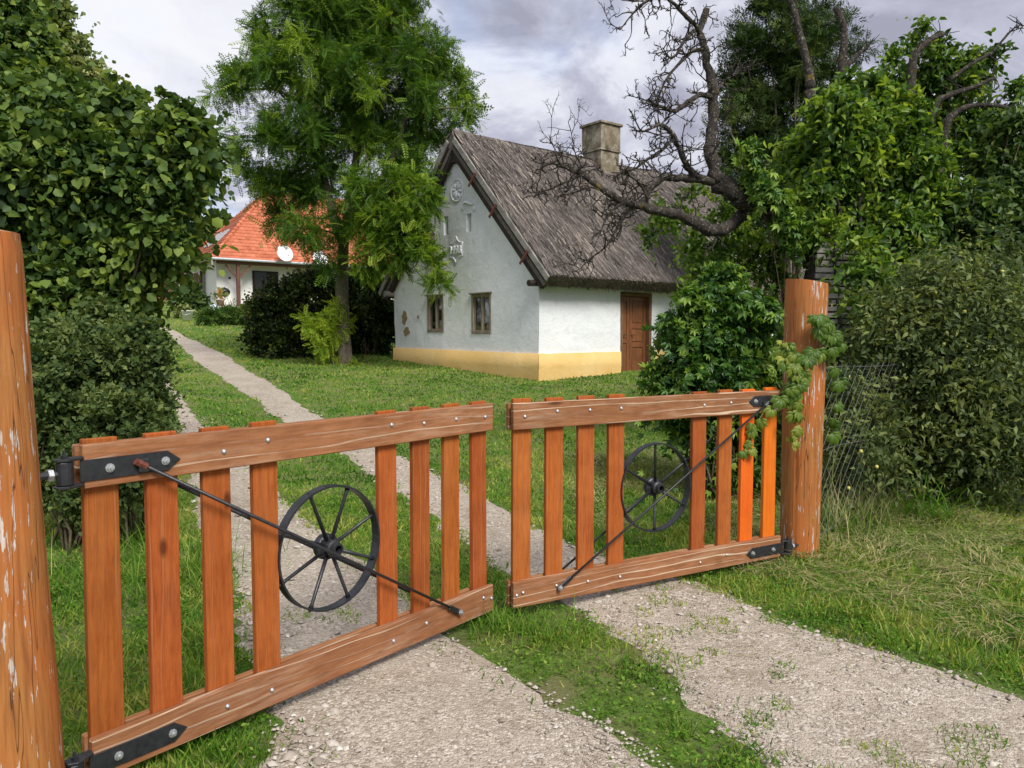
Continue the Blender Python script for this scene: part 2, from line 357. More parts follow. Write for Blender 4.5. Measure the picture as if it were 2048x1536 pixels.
# ground
def lawn_mat():
    m, t = new_mat('lawn soil and grass'); v = t.n('ShaderNodeTexCoord').outputs['Object']
    a = t.noise(v, .35, 4, .6); b = t.noise(v, 2.3, 6, .65); c = t.noise(v, 45, 6, .7); d = t.noise(v, 12, 4, .6)
    col = t.ramp(c, [(.28, (.035, .075, .012)), (.5, (.085, .175, .026)), (.74, (.17, .28, .05))])
    col = t.mix(t.math('MULTIPLY', t.ramp(a, [(.42, 0.0), (.66, 1.0)]), .55), col, (.24, .26, .075))
    col = t.mix(t.math('MULTIPLY', t.ramp(b, [(.44, 0.0), (.62, 1.0)]), .6), col, (.22, .18, .105))
    return finish(m, t, col, .95, t.math('ADD', c, d), .9, .03, .1)
M['lawn'] = lawn_mat()
def gravel_mat():
    m, t = new_mat('crushed limestone gravel'); v = t.n('ShaderNodeTexCoord').outputs['Object']
    vo = t.n('ShaderNodeTexVoronoi', {'Vector': v, 'Scale': 70.0}, feature='F1'); vo2 = t.n('ShaderNodeTexVoronoi', {'Vector': v, 'Scale': 150.0}, feature='F1')
    a = t.noise(v, 1.3, 6, .65, .5); b = t.noise(v, 9, 6, .7); f = t.noise(v, 120, 4, .6)
    base = t.ramp(a, [(.32, (.30, .24, .18)), (.5, (.44, .375, .305)), (.68, (.56, .49, .41))])
    st = t.ramp(t.n('ShaderNodeSeparateColor', {0: vo.outputs['Color']}).outputs[0], [(0.0, (.24, .195, .15)), (.5, (.46, .395, .32)), (1.0, (.72, .66, .57))])
    col = t.mix(t.ramp(b, [(.40, .18), (.60, .92)]), base, st)
    col = t.mix(.35, col, t.ramp(f, [(.3, .45), (.7, 1.0)]), 'MULTIPLY')
    hgt = t.math('SUBTRACT', t.math('MULTIPLY', b, .6), t.math('ADD', t.math('MULTIPLY', vo.outputs['Distance'], .35), t.math('MULTIPLY', vo2.outputs['Distance'], .25)))
    return finish(m, t, col, .95, hgt, .9, .02, .1)
M['gravel'] = gravel_mat()
M['stone'] = rnd_mat('limestone chip', [(.0, (.24, .20, .16)), (.4, (.43, .38, .325)), (.8, (.58, .54, .48)), (1.0, (.68, .65, .60))], .9, .15)
M['blade'] = leaf_mat('grass blade', (.042, .125, .012), (.135, .285, .026), (.40, .42, .10), .4, .55, .2)
M['straw'] = rnd_mat('dry cut grass', [(.0, (.15, .19, .06)), (.35, (.28, .26, .11)), (.7, (.40, .33, .16)), (1.0, (.56, .47, .26))], .8, .2)
# foliage
M['locust'] = leaf_mat('locust leaflets', (.030, .078, .012), (.100, .205, .024), (.28, .39, .045), .46, .5, .2)
M['hazel'] = leaf_mat('hazel leaves', (.024, .056, .015), (.078, .145, .032), (.24, .32, .06), .36, .5, .25)
M['linden'] = leaf_mat('pale linden leaves', (.10, .15, .04), (.21, .26, .085), (.38, .40, .17), .3, .55, .2)
M['hedge'] = leaf_mat('fine shrub leaves', (.026, .056, .018), (.088, .14, .042), (.21, .26, .08), .38, .6, .2)
M['yew'] = leaf_mat('dark shrub leaves', (.010, .022, .008), (.034, .062, .015), (.15, .18, .035), .26, .55, .2)
M['creeper'] = leaf_mat('creeper leaves', (.020, .062, .012), (.062, .155, .022), (.22, .34, .04), .34, .38, .35)
M['pear'] = leaf_mat('pear leaves', (.030, .072, .014), (.098, .20, .029), (.29, .39, .05), .46, .42, .3)
M['darkleaf'] = leaf_mat('deep green leaves', (.020, .048, .016), (.066, .125, .032), (.17, .24, .055), .38, .45, .25)
M['wildpear'] = leaf_mat('grey green wild pear leaves', (.034, .058, .022), (.115, .165, .055), (.28, .32, .10), .4, .5, .25)
M['juniper'] = leaf_mat('juniper sprays', (.013, .032, .010), (.042, .082, .018), (.12, .165, .032), .22, .65, .15)
M['sprjuniper'] = leaf_mat('spreading juniper sprays', (.03, .07, .014), (.075, .15, .026), (.16, .25, .05), .2, .65, .15)
M['vine'] = leaf_mat('young vine leaves', (.028, .075, .010), (.095, .175, .020), (.30, .34, .045), .36, .42, .35)
M['fruit'] = plain('yellow green fruit', (.5, .46, .12), .5, 0, .2, 12)
M['orangeleaf'] = leaf_mat('turning leaf', (.5, .2, .03), (.6, .28, .04), (.7, .4, .06))

# ------------------------------------------------------------------ leaf shapes (leaf axis +y, unit length, normal +z)
def leaf_simple(w, fold=.12, droop=.12):
    v = [(0, 0, 0), (-w, .4, fold * w * 2), (0, .45, 0), (w, .4, fold * w * 2), (0, 1, -droop)]
    return v, [(0, 2, 1), (0, 3, 2), (1, 2, 4), (2, 3, 4)]
def leaf_round(w=.46):
    o = [(.0, .0), (.42, .02), (.80, .16), (.96, .36), (1.0, .56), (.80, .74), (.52, .87), (.22, .95)]
    v = [(0, 0, 0), (0, .33, -.035), (0, .66, -.05), (0, 1.04, -.16)]
    for sg in (-1, 1):
        for i, (x, y) in enumerate(o[1:]): v.append((sg * x * w, y + (.018 if i % 2 else -.012), .05 - .10 * abs(y - .35) + (.012 if i % 2 else -.012)))
    f = []
    for k, sg in ((4, 0), (11, 1)):
        e = [0] + list(range(k, k + 7)) + [3]; mid = [1, 1, 1, 1, 2, 2, 2, 2]
        for i in range(8):
            t = (mid[i], e[i], e[i + 1]); f.append(t if sg else t[::-1])
        t = (1, e[4], 2); f.append(t if sg else t[::-1])
    return v, f
def leaf_oval(w=.28, curl=.22):
    v = [(0, 0, 0), (-w * .92, .30, .08), (-w * .86, .66, .03), (0, 1, -curl), (w * .86, .66, .03), (w * .92, .30, .08)]
    return v, [(0, 2, 1), (0, 3, 2), (0, 4, 3), (0, 5, 4)]
def leaf_lobed(w=.42):
    v = [(0, 0, 0), (-w * .72, .05, .04), (-w, .42, .08), (-w * .6, .80, -.02), (0, 1.02, -.2), (w * .6, .80, -.02), (w, .42, .08), (w * .72, .05, .04)]
    return v, [(0, 2, 1), (0, 3, 2), (0, 4, 3), (0, 5, 4), (0, 6, 5), (0, 7, 6)]
def leaf_diamond(w=.3): return [(0, 0, 0), (-w, .5, .04), (0, 1, -.05), (w, .5, .04)], [(0, 2, 1), (0, 3, 2)]
def leaf_pinnate(pairs=6, lw=.070, ll=.22):
    v = []; f = []
    def lf(p, d, s):
        p = np.array(p); d = nrm(np.array(d, float)); sd = np.array([d[1], -d[0], 0]); b = len(v)
        for q in (p + d * s * .12 - sd * lw * .75, p + d * s * .3 + sd * lw, p + d * s + np.array([0, 0, -.03])): v.append(tuple(q))
        f.append((b, b + 1, b + 2))
    for i in range(pairs):
        t = .2 + .72 * i / (pairs - 1); p = (0, t, -.28 * t * t)
        for s in (-1, 1): lf(p, (s, .35, -.12), ll * (1 - .25 * abs(t - .5)))
    lf((0, .95, -.26), (0, 1, -.3), ll); return v, f
def leaf_palmate():
    v = []; f = []
    for a, s in ((-88, .62), (-42, .88), (0, 1.0), (42, .88), (88, .62)):
        d = np.array([math.sin(R(a)), math.cos(R(a)), 0]); sd = np.array([d[1], -d[0], 0]); b = len(v); w = .215 * s
        for q in ((0, 0, 0), d * s * .5 - sd * w + (0, 0, .03), d * s + (0, 0, -.30), d * s * .5 + sd * w + (0, 0, .03)): v.append(tuple(q))
        f += [(b, b + 2, b + 1), (b, b + 3, b + 2)]
    return v, f
def leaf_hanging():
    v = []; f = []
    for a, s in ((-62, .66), (-30, .9), (0, 1.0), (30, .9), (62, .66)):
        d = np.array([math.sin(R(a)), math.cos(R(a)), 0]); sd = np.array([d[1], -d[0], 0]); b = len(v); w = .20 * s
        for q in ((0, 0, .0), d * s * .35 - sd * w * .8 + (0, 0, .10), d * s * .38 + (0, 0, .20), d * s * .35 + sd * w * .8 + (0, 0, .10), d * s * .7 - sd * w + (0, 0, .04), d * s * .7 + (0, 0, .15), d * s * .7 + sd * w + (0, 0, .04), d * s + (0, 0, -.06)): v.append(tuple(q))
        f += [(b, b + 2, b + 1), (b, b + 3, b + 2), (b + 1, b + 2, b + 5), (b + 1, b + 5, b + 4), (b + 2, b + 3, b + 6), (b + 2, b + 6, b + 5), (b + 4, b + 5, b + 7), (b + 5, b + 6, b + 7)]
    return v, f
def leaf_spray(n=7, w=.045, seed=3):
    rg = random.Random(seed); v = []; f = []
    for i in range(n):
        t = i / n; s = (-1) ** i; a = s * (.5 + .3 * rg.random()); L = .55 * (1 - .35 * t); b = len(v); z = rg.uniform(-.25, .25)
        d = np.array([math.sin(a), math.cos(a), z]); sd = np.array([d[1], -d[0], 0]); p = np.array([0, t * .75, 0])
        for q in (p + d * L * .2 - sd * w * 1.1, p + d * L * .35 + sd * w * 1.1, p + d * L): v.append(tuple(q))
        f.append((b, b + 1, b + 2))
    return v, f
def rvec(rg, n): return nrm(rg.normal(size=(n, 3)))

def foliage(rg, blobs, sub=14, subr=.38, tw=16, nl=7, tl=.35, ls=.1, up=.1, droop=.3, out=.8, lsvar=.25, light=0.0, shell=.5, flat=.55, loose=.2, lmax=1.4):
    """leaves on short twigs, gathered in clumps over the lobes of a crown.  blobs: (centre, radii)"""
    cs, rs, ws = [], [], []
    for c, r in blobs: cs.append(c); rs.append(r); ws.append((r[0] * r[1] * r[2]) ** (2 / 3))
    cs = np.array(cs, float); rs = np.array(rs, float); ws = np.array(ws); mean = ws.mean()
    SC, SO, SR, SV = [], [], [], []
    for c, r, wt in zip(cs, rs, ws):
        k = max(4, int(round(sub * wt / mean))); d = rvec(rg, k); r = np.maximum(r * .42, r * (1 - subr * .45) - tl * .45); fr = shell + (1 - shell) * rg.random(k)[:, None] ** .6
        fr = np.where(rg.random((k, 1)) < loose, rg.uniform(1.05, lmax, (k, 1)), fr); SC.append(c + d * r * fr); SO.append(d); SR.append(np.full(k, subr * r.min()) * rg.uniform(.6, 1.35, k)); SV.append(rg.normal(0, .18, k))
    SC = np.concatenate(SC); SO = np.concatenate(SO); SR = np.concatenate(SR); SV = np.concatenate(SV)
    n = len(SC) * tw; idx = np.repeat(np.arange(len(SC)), tw)
    base = SC[idx] + rvec(rg, n) * (SR[idx] * rg.random(n) ** .4)[:, None]
    D = nrm(SO[idx] * out + rvec(rg, n) * .75 + np.array([0, 0, up])); L = tl * rg.uniform(.5, 1.25, n) * np.where(rg.random(n) < .06, 1.9, 1.0)
    t = (np.arange(nl) + .6)[None] / nl + rg.uniform(-.05, .05, (n, nl))
    P = base[:, None] + D[:, None] * (L[:, None] * t)[..., None]; P[..., 2] -= droop * L[:, None] * t ** 2
    P = P.reshape(-1, 3); m = len(P); Dr = np.repeat(D, nl, axis=0)
    side = nrm(np.cross(Dr, rvec(rg, m))); LD = nrm(Dr * .6 + side * .8 + np.array([0, 0, -droop * .7]) + .25 * rg.normal(size=(m, 3)))
    N = nrm(np.array([0, 0, flat]) + .15 * np.repeat(SO[idx], nl, axis=0) + .62 * rg.normal(size=(m, 3)))
    S = ls * np.clip(1 + lsvar * rg.normal(size=m), .45, 1.7)
    rnd = np.clip(.38 + light + np.repeat(SV[idx], nl) + .19 * rg.normal(size=m) + .16 * (t.reshape(-1) - .5), 0, 1)
    return P, frames(LD, N), S, rnd, SC
def PB(lst, Y, dscale=1.0, rg=None, jit=0.0):
    out = []
    for e in lst:
        x, y, r = e[:3]; yy = Y + (e[3] if len(e) > 3 else 0) + (rg.uniform(-jit, jit) if jit else 0); rw = r / F * yy
        out.append((np.array(at(x, y, yy)), np.array([rw, rw * dscale, rw * (e[4] if len(e) > 4 else 1)])))
    return out
def bez(p0, p1, p2, n, rng, jit):
    p0, p1, p2 = Vector(p0), Vector(p1), Vector(p2); o = []
    for i in range(n):
        t = i / (n - 1); p = p0 * (1 - t) ** 2 + p1 * 2 * t * (1 - t) + p2 * t * t
        if 0 < i < n - 1: p += Vector((rng.gauss(0, jit), rng.gauss(0, jit), rng.gauss(0, jit)))
        o.append(p)
    return o
def spline(pts, sub=4):
    pts = [Vector(p) for p in pts]; o = []
    for i in range(len(pts) - 1):
        a, b, c, d = pts[max(i - 1, 0)], pts[i], pts[i + 1], pts[min(i + 2, len(pts) - 1)]
        for k in range(sub):
            t = k / sub; o.append(.5 * ((2 * b) + (c - a) * t + (2 * a - 5 * b + 4 * c - d) * t * t + (3 * b - a - 3 * c + d) * t ** 3))
    o.append(pts[-1]); return o

# ================================================================== ground
def terrain():
    ys = np.concatenate([np.arange(-8, 14, .2), np.arange(14, 50, .5), np.geomspace(50, 1400, 40)])
    xs = np.concatenate([-np.geomspace(30, 1400, 30)[::-1], np.arange(-29, -6, .6), np.arange(-6, 8, .2), np.arange(8, 30, .6), np.geomspace(30, 1400, 30)])
    X, Y = np.meshgrid(xs, ys); V = np.stack([X, Y, zt(X, Y)], -1).reshape(-1, 3); nx = len(xs); ny = len(ys)
    i = (np.arange(ny - 1)[:, None] * nx + np.arange(nx - 1)[None]).ravel()
    o = link('lawn', np_mesh('lawn', V, np.stack([i, i + 1, i + nx + 1, i + nx], 1), None, True), M['lawn']); tag(o, kind='structure')
terrain()
def track(name, kl, kr, y0, y1):
    ys = np.concatenate([np.arange(y0, 9, .035), np.arange(9, y1, .12)]); k = 15
    a = ex(kl, ys) + .13 * (vnoise(ys, ys * 0, 2.6, 3 if kl == 'LL' else 5) - .5) * np.clip(ys / 3, .3, 1) + .10 * (vnoise(ys, ys * 0 + 4, 9, 1) - .5)
    b = ex(kr, ys) + .16 * (vnoise(ys, ys * 0, 2.2, 8) - .5) + .10 * (vnoise(ys, ys * 0 + 7, 8, 2) - .5)
    sh = .10 - .24 * np.clip((ys - 8) / 6, 0, 1); a = a - sh; b = b + sh
    t = np.linspace(0, 1, k)[None]; X = a[:, None] * (1 - t) + b[:, None] * t; Y = np.repeat(ys[:, None], k, 1)
    Z = zt(X, Y) + .012 + .008 * vnoise(X, Y, 5, 4) - .045 * (np.abs(t - .5) * 2) ** 8
    V = np.stack([X, Y, Z], -1).reshape(-1, 3); n = len(ys)
    i = (np.arange(n - 1)[:, None] * k + np.arange(k - 1)[None]).ravel()
    o = link(name, np_mesh(name, V, np.stack([i, i + 1, i + k + 1, i + k], 1), None, True), M['gravel']); tag(o, kind='structure'); return o
track('gravel_track', 'LL', 'LR', -4, 22.5)
track('gravel_track', 'RL', 'RR', 2.2, 33.2)

rg = np.random.default_rng(7)
HS = None
COT = (Vector((.597, 17, .623)), math.atan2(.622, .783)); CW, CLEN = 6.3, 10.5
def in_cottage(x, y):
    dx = x - COT[0].x; dy = y - COT[0].y; c, s = math.cos(COT[1]), math.sin(COT[1])
    u = dx * c + dy * s; v = -dx * s + dy * c; return (u > -.02) & (u < CLEN) & (v > -.02) & (v < CW)
def grass():
    # density falls with distance so that the sward stays even to the eye
    n = 300000; ang = rg.uniform(-.80, .80, n); r = np.exp(rg.uniform(math.log(2.3), math.log(46), n))
    x = r * np.sin(ang); y = r * np.cos(ang); ok = (y > 2.2) & (y < 45)
    td = track_depth(x, y); nz = vnoise(x, y, 1.4, 2) * .6 + vnoise(x, y, 5, 6) * .4; nf = vnoise(x, y, 7, 9)
    near_mid = (x > ex('LR', y) - .1) & (x < ex('RL', y) + .1) & (y < 4.7)
    edge_ok = td < -.01 + (nz - .45) * .38 + .14 * np.clip((y - 8) / 6, 0, 1)
    edge_ok = edge_ok | ((td < .28) & (rg.random(n) < .22 * (1 - np.clip(td, 0, .28) / .28)) & (nf > .4))
    bare = near_mid & (nz < np.where(y < 3.9, .54, .42)) & (rg.random(n) < .85)
    weed = (td > 0) & (nz > np.where((x > ex('RL', y)) & (y < 5.2), .56, .70)) & (nf > .52) & (rg.random(n) < .6) & (y < 12)
    keep = ok & ((edge_ok & ~bare) | weed) & ~in_cottage(x, y)
    x, y, r, nz, td, weed = x[keep], y[keep], r[keep], nz[keep], td[keep], weed[keep]; n = len(x)
    verge = (x > ex('RR', y) + .05) & (y < 9) & (x > 1.2)
    rough = (y < 6.5) | verge
    z = zt(x, y)
    h = np.where(rough, rg.uniform(.02, .085, n) * (.45 + 1.1 * vnoise(x, y, 2.6, 5)), rg.uniform(.03, .065, n)) 
    h = h * np.clip(.55 + .45 * (-td) / .12, .5, 1.0); h = np.where(weed | (td > .02), rg.uniform(.015, .045, n), h); h = np.where((x > ex('LR', y) - .1) & (x < ex('RL', y) + .1) & (y < 4.4), h * .7, h)
    wd = np.where(rough, .0070, .0082) * rg.uniform(.6, 1.5, n) * np.clip(r / 4.2, .8, 7)
    h = h * np.clip(r / 16, 1, 1.7)
    D = nrm(np.stack([rg.normal(0, .62, n), rg.normal(0, .62, n), np.ones(n)], 1)); N = rvec(rg, n); N[:, 2] *= .3
    lean = rg.uniform(.1, .75, n)
    rnd = np.clip(.40 + .6 * (vnoise(x, y, .55, 3) - .5) + .7 * (vnoise(x, y, 3.1, 7) - .5) + .22 * rg.normal(size=n) + .12 * np.clip((r - 12) / 15, 0, 1), 0, .98)
    dryp = verge & (x > ex('RR', y) + .45) & (vnoise(x, y, 1.3, 11) + .3 * vnoise(x, y, 6, 12) > .50); rnd = np.where(dryp & (rg.random(n) < .6), rg.uniform(.6, 1, n), rnd)
    straw = rg.random(n) < np.where(verge, .16, .05); rnd = np.where(straw, rg.uniform(.85, 1, n), rnd)
    a = Acc(); P = np.stack([x, y, z + np.where(td > 0, .012, -.004)], 1); Fm = frames(D, N); rnd = np.where(weed, np.clip(rnd + .15, 0, 1), rnd)
    tv = [(-.55, 0, 0), (.55, 0, 0), (.28, .55, .12), (-.05, 1, .42)]; tf = [(0, 1, 2), (0, 2, 3)]
    tv2 = [(-.5, 0, 0), (.5, 0, 0), (0, 1, .3)]; tf2 = [(0, 1, 2)]
    nr = r < 9; S = np.stack([wd, h, h * lean], 1)
    a.put(tv, tf, P[nr], Fm[nr], S[nr], rnd[nr]); a.put(tv2, tf2, P[~nr], Fm[~nr], S[~nr], rnd[~nr])
    # low broad leaved weeds among the grass close by
    k = 30000; x = rg.uniform(-3.2, 6.5, k); y = rg.uniform(2.3, 7.5, k); td = track_depth(x, y); nz = vnoise(x, y, 2.4, 15)
    m = (td < -.02) & (nz > .42); x, y = x[m], y[m]; k = len(x); c = 4
    x = np.repeat(x, c) + rg.normal(0, .014, k * c); y = np.repeat(y, c) + rg.normal(0, .014, k * c)
    D = nrm(np.stack([rg.normal(size=k * c), rg.normal(size=k * c), rg.uniform(.1, .9, k * c)], 1))
    P = np.stack([x, y, zt(x, y) + rg.uniform(.005, .045, k * c)], 1); lv, lf = leaf_simple(.3)
    a.put(lv, lf, P, frames(D, np.tile([0, 0, 1.0], (k * c, 1)) + .3 * rg.normal(size=(k * c, 3))), rg.uniform(.010, .028, k * c), np.clip(rg.normal(.38, .18, k * c), 0, .8))
    o = a.build('grass', M['blade']); tag(o, 'short green lawn grass growing beside and between the gravel tracks', 'grass', kind='stuff')
grass()
def pebbles():
    n = 78000; ang = rg.uniform(-.72, .72, n); r = np.exp(rg.uniform(math.log(2.3), math.log(14), n)); x = r * np.sin(ang); y = r * np.cos(ang)
    td = track_depth(x, y); nz = vnoise(x, y, 1.7, 21) * .6 + vnoise(x, y, 6, 22) * .4
    edge = np.exp(-np.maximum(td, 0) / .16)
    prob = np.where(td > -.12, .09 + .22 * edge + .5 * (nz > .56), 0) * np.where(td < -.02, .15, 1)
    prob = np.where((x > 1.2) & (td > 0), prob + .3, prob)
    m = (rg.random(n) < prob) & (y > 2.2); x, y, r, td = x[m], y[m], r[m], td[m]; n = len(x)
    ph = (1 + 5 ** .5) / 2
    tv = np.array([(1, 0, 0), (-1, 0, 0), (0, 1, 0), (0, -1, 0), (0, 0, 1), (0, 0, -1), (.62, .62, .5), (-.6, .64, .45), (-.62, -.55, .52), (.6, -.66, .4)])
    tf = [(6, 4, 0), (4, 6, 2), (6, 0, 2), (7, 4, 2), (4, 7, 1), (7, 2, 1), (8, 4, 1), (4, 8, 3), (8, 1, 3), (9, 4, 3), (4, 9, 0), (9, 3, 0)]
    s = np.clip(.0050 * np.exp(.55 * rg.normal(size=n)), .0025, .02) * np.clip(r / 4, .9, 2.2)
    big = (x < -.2) & (y < 4.2) & (td < .35); s = np.where(big, s * 1.7, s)
    S = np.stack([s * rg.uniform(.8, 1.4, n), s * rg.uniform(.7, 1.1, n), s * rg.uniform(.45, .8, n)], 1)
    a = rg.uniform(0, 6.28, n); D = np.stack([np.cos(a), np.sin(a), rg.normal(0, .18, n)], 1)
    P = np.stack([x, y, zt(x, y) + np.where(td > 0, .014, .004) + s * .12], 1)
    o = Acc().put(tv, tf, P, frames(D, np.array([0, 0, 1.0]) + .2 * rg.normal(size=(n, 3))), S, np.clip(rg.normal(.40, .22, n), 0, 1)).build('gravel_stones', M['stone'])
    tag(o, 'loose pale limestone chips strewn over the gravel tracks', 'gravel', kind='stuff')
pebbles()
def cut_hay():
    n = 32000; x = rg.uniform(.6, 8.5, n); y = rg.uniform(3.2, 9.5, n); td = track_depth(x, y); nz = vnoise(x, y, 1.5, 31)
    m = ((td < -.1) & (nz > .36) & (x > ex('RR', y) + .38 + .5 * vnoise(x, y, 1.1, 77))) | ((td > .05) & (x > ex('RL', y)) & (nz > .45) & (rg.random(n) < .22)); x, y = x[m], y[m]; n = len(x)
    a = vnoise(x, y, 1.2, 33) * 8 + rg.normal(0, .7, n); D = np.stack([np.cos(a), np.sin(a), rg.normal(.04, .10, n)], 1)
    tv = [(-.5, 0, 0), (.5, 0, 0), (-.5, .5, .07), (.5, .5, .07), (0, 1, -.04)]; tf = [(0, 1, 3), (0, 3, 2), (2, 3, 4)]
    intr = track_depth(x, y) > 0; L = np.where(intr, rg.uniform(.03, .10, n), rg.uniform(.07, .27, n)); P = np.stack([x, y, zt(x, y) + np.where(intr, .022, rg.uniform(.02, .06, n))], 1)
    o = Acc().put(tv, tf, P, frames(D, np.tile([0, 0, 1.0], (n, 1))), np.stack([rg.uniform(.0022, .005, n), L, L], 1), np.clip(rg.beta(1.5, 1.3, n), 0, 1)).build('cut_hay', M['straw'])
    tag(o, 'dry mown hay strands lying over the grass verge right of the gate', 'hay', kind='stuff')
cut_hay()

# ================================================================== thatched cottage
cot = empty('thatched_cottage', COT[0], COT[1], 'whitewashed adobe cottage with thatched roof and ochre plinth', 'cottage')
CWALL, SLP = 2.40, 1.02                               # height of the wall line at the eave, slope of the rafters
def under(y): return CWALL + SLP * (y if y <= CW / 2 else CW - y)
def cottage():
    bm = bmesh.new(); n = 5
    prof = [(0, -.5), (CW, -.5), (CW, CWALL + .06), (CW / 2, under(CW / 2) + .06), (0, CWALL + .06)]
    a = [bm.verts.new((0, y, z)) for y, z in prof]; b = [bm.verts.new((CLEN, y, z)) for y, z in prof]
    bm.faces.new(a[::-1]); bm.faces.new(b)
    for i in range(n): bm.faces.new((a[i], a[(i + 1) % n], b[(i + 1) % n], b[i]))
    for k in range(1, 21): bmesh.ops.bisect_plane(bm, geom=bm.verts[:] + bm.edges[:] + bm.faces[:], plane_co=(0, k * .3, 0), plane_no=(0, 1, 0))
    for k in range(1, 27): bmesh.ops.bisect_plane(bm, geom=bm.verts[:] + bm.edges[:] + bm.faces[:], plane_co=(k * .4, 0, 0), plane_no=(1, 0, 0))
    for k in range(0, 17): bmesh.ops.bisect_plane(bm, geom=bm.verts[:] + bm.edges[:] + bm.faces[:], plane_co=(0, 0, k * .33 + .05), plane_no=(0, 0, 1))
    bmesh.ops.recalc_face_normals(bm, faces=bm.faces)
    for v in bm.verts:
        p = v.co.copy()
        v.co.x += .035 * mnoise.noise(p * .8) + .014 * mnoise.noise(p * 2.3 + Vector((5, 1, 2)))
        v.co.y += .035 * mnoise.noise(p * .8 + Vector((9, 3, 1))) + .014 * mnoise.noise(p * 2.3)
    me = bpy.data.meshes.new('wall'); bm.to_mesh(me); bm.free()
    wall = link('wall', me, M['white'], cot)
    cut = MB()
    for y0, y1, z0, z1, d in ((3.79, 4.57, 1.10, 2.06, .45), (1.75, 2.55, 1.05, 2.02, .45), (2.56, 2.77, 3.56, 4.0, .22), (3.57, 3.78, 3.58, 4.06, .22)):
        cut.box((d / 2 - .3, (y0 + y1) / 2, (z0 + z1) / 2), (d + .6, y1 - y0, z1 - z0))
    cut.box((3.13, 0.0, 1.02), (1.12, .7, 2.1))
    co = cut.build('cutter', None); co.parent = cot
    md = wall.modifiers.new('b', 'BOOLEAN'); md.object = co; md.operation = 'DIFFERENCE'; md.solver = 'EXACT'
    dg = bpy.context.evaluated_depsgraph_get(); me2 = bpy.data.meshes.new_from_object(wall.evaluated_get(dg))
    wall.modifiers.clear(); wall.data = me2; bpy.data.objects.remove(co)
    if not me2.materials: me2.materials.append(M['white'])
    # ochre plinth, slightly proud, with an uneven brushed top line and a worn foot
    def plinth(p0, p1, nrm_, zt0, zt1, seed):
        p0, p1, q = Vector(p0), Vector(p1), Vector(nrm_); m = int((p1 - p0).length / .12) + 2; rr = random.Random(seed)
        vs = []; fs = []
        for i in range(m):
            t = i / (m - 1); p = p0.lerp(p1, t); wv = .035 * mnoise.noise(Vector((p.x, p.y, 0)) * .8)
            top = zt0 + (zt1 - zt0) * t + .012 * mnoise.noise(p * 5) + rr.uniform(-.004, .004)
            for z, off in ((-.45, .0), (-.02 + .1 * t * (zt1 - zt0), .03 + .02 * mnoise.noise(p * 2)), (.3, .052), (top, .046), (top, -.05)):
                vs.append(p + q * (off + .012 * mnoise.noise(Vector((p.x * 2, p.y * 2, z * 2)))) + Vector((0, 0, z)))
        for i in range(m - 1):
            for k in range(4): fs.append((i * 5 + k, (i + 1) * 5 + k, (i + 1) * 5 + k + 1, i * 5 + k + 1))
        MB().add(vs, fs).build('plinth', M['ochre'], cot, smooth=True)
    plinth((0, CW + .04, 0), (0, -.045, 0), (-1, 0, 0), .685, .60, 1)
    plinth((-.045, 0, 0), (2.56, 0, 0), (0, -1, 0), .60, .625, 2)
    plinth((3.70, 0, 0), (CLEN, 0, 0), (0, -1, 0), .63, .70, 3)
    # small windows
    for y0, y1, z0, z1, k in ((3.79, 4.57, 1.10, 2.06, 0), (1.75, 2.55, 1.05, 2.02, 1)):
        ym, zm = (y0 + y1) / 2, (z0 + z1) / 2; wn = MB()
        t = .075
        wn.box((.03, ym, z1 - t / 2), (.10, y1 - y0 - .004, t)); wn.box((.03, ym, z0 + t / 2), (.11, y1 - y0 - .004, t))
        for yy in (y0 + t / 2 + .002, y1 - t / 2 - .002): wn.box((.032, yy, zm), (.10, t, z1 - z0 - 2 * t))
        wo = wn.build('window', M['frame'], cot, bevel=.006)
        MB().box((-.035, ym, z1 + .012), (.10, y1 - y0 + .05, .035)).build('lintel_board', M['frame'], wo, bevel=.006)
        MB().box((.03, ym, zm), (.055, .05, z1 - z0 - 2 * t)).build('mullion', M['frame'], wo, bevel=.004)
        for s, a0, a1 in ((0, y0 + t, ym - .025), (1, ym + .025, y1 - t)):
            sa = MB(); q = .028
            for zz in (z0 + t + q / 2, z1 - t - q / 2): sa.box((.045, (a0 + a1) / 2, zz), (.03, a1 - a0 - .004, q))
            for yy in (a0 + q / 2 + .002, a1 - q / 2 - .002): sa.box((.045, yy, zm), (.03, q, z1 - z0 - 2 * t - 2 * q))
            sa.build('sash', M['frame'], wo)
            MB().box((.048, (a0 + a1) / 2, zm), (.004, a1 - a0 - 2 * q, z1 - z0 - 2 * t - 2 * q)).build('pane', M['glass'], wo)
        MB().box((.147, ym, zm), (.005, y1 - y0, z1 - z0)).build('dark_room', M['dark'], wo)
        cu = MB(); m = 14; vs = []; fs = []; cy0, cy1 = (ym + .03, y1 - .09)
        for i in range(m):
            yy = cy0 + (cy1 - cy0) * i / (m - 1)
            for z in (z0 + .1, z1 - .08): vs.append((.10 + .014 * math.sin(i * 1.9), yy, z))
        for i in range(m - 1): fs.append((2 * i, 2 * i + 1, 2 * i + 3, 2 * i + 2))
        cu.add(vs, fs).build('curtain', M['curtain'], wo)
        if k: 
            MB().box((.12, ym - .16, zm + .05), (.01, .16, .62)).build('curtain', M['paleitem'], wo)
            MB().lathe([(.0, 0), (.05, 0), (.06, .1), (.045, .2), (.03, .24), (.03, .28)], (.095, ym - .19, z0 + t), n=10).build('jug', M['adobe'], wo, smooth=True)
        else: MB().box((.09, ym - .14, z0 + .2), (.03, .2, .24)).build('box', M['paleitem'], wo)
    # blind niches are cut in the wall; door with frame, two leaves and panels
    dr = MB(); x0, x1, zt_ = 2.573, 3.687, 2.066; t = .09
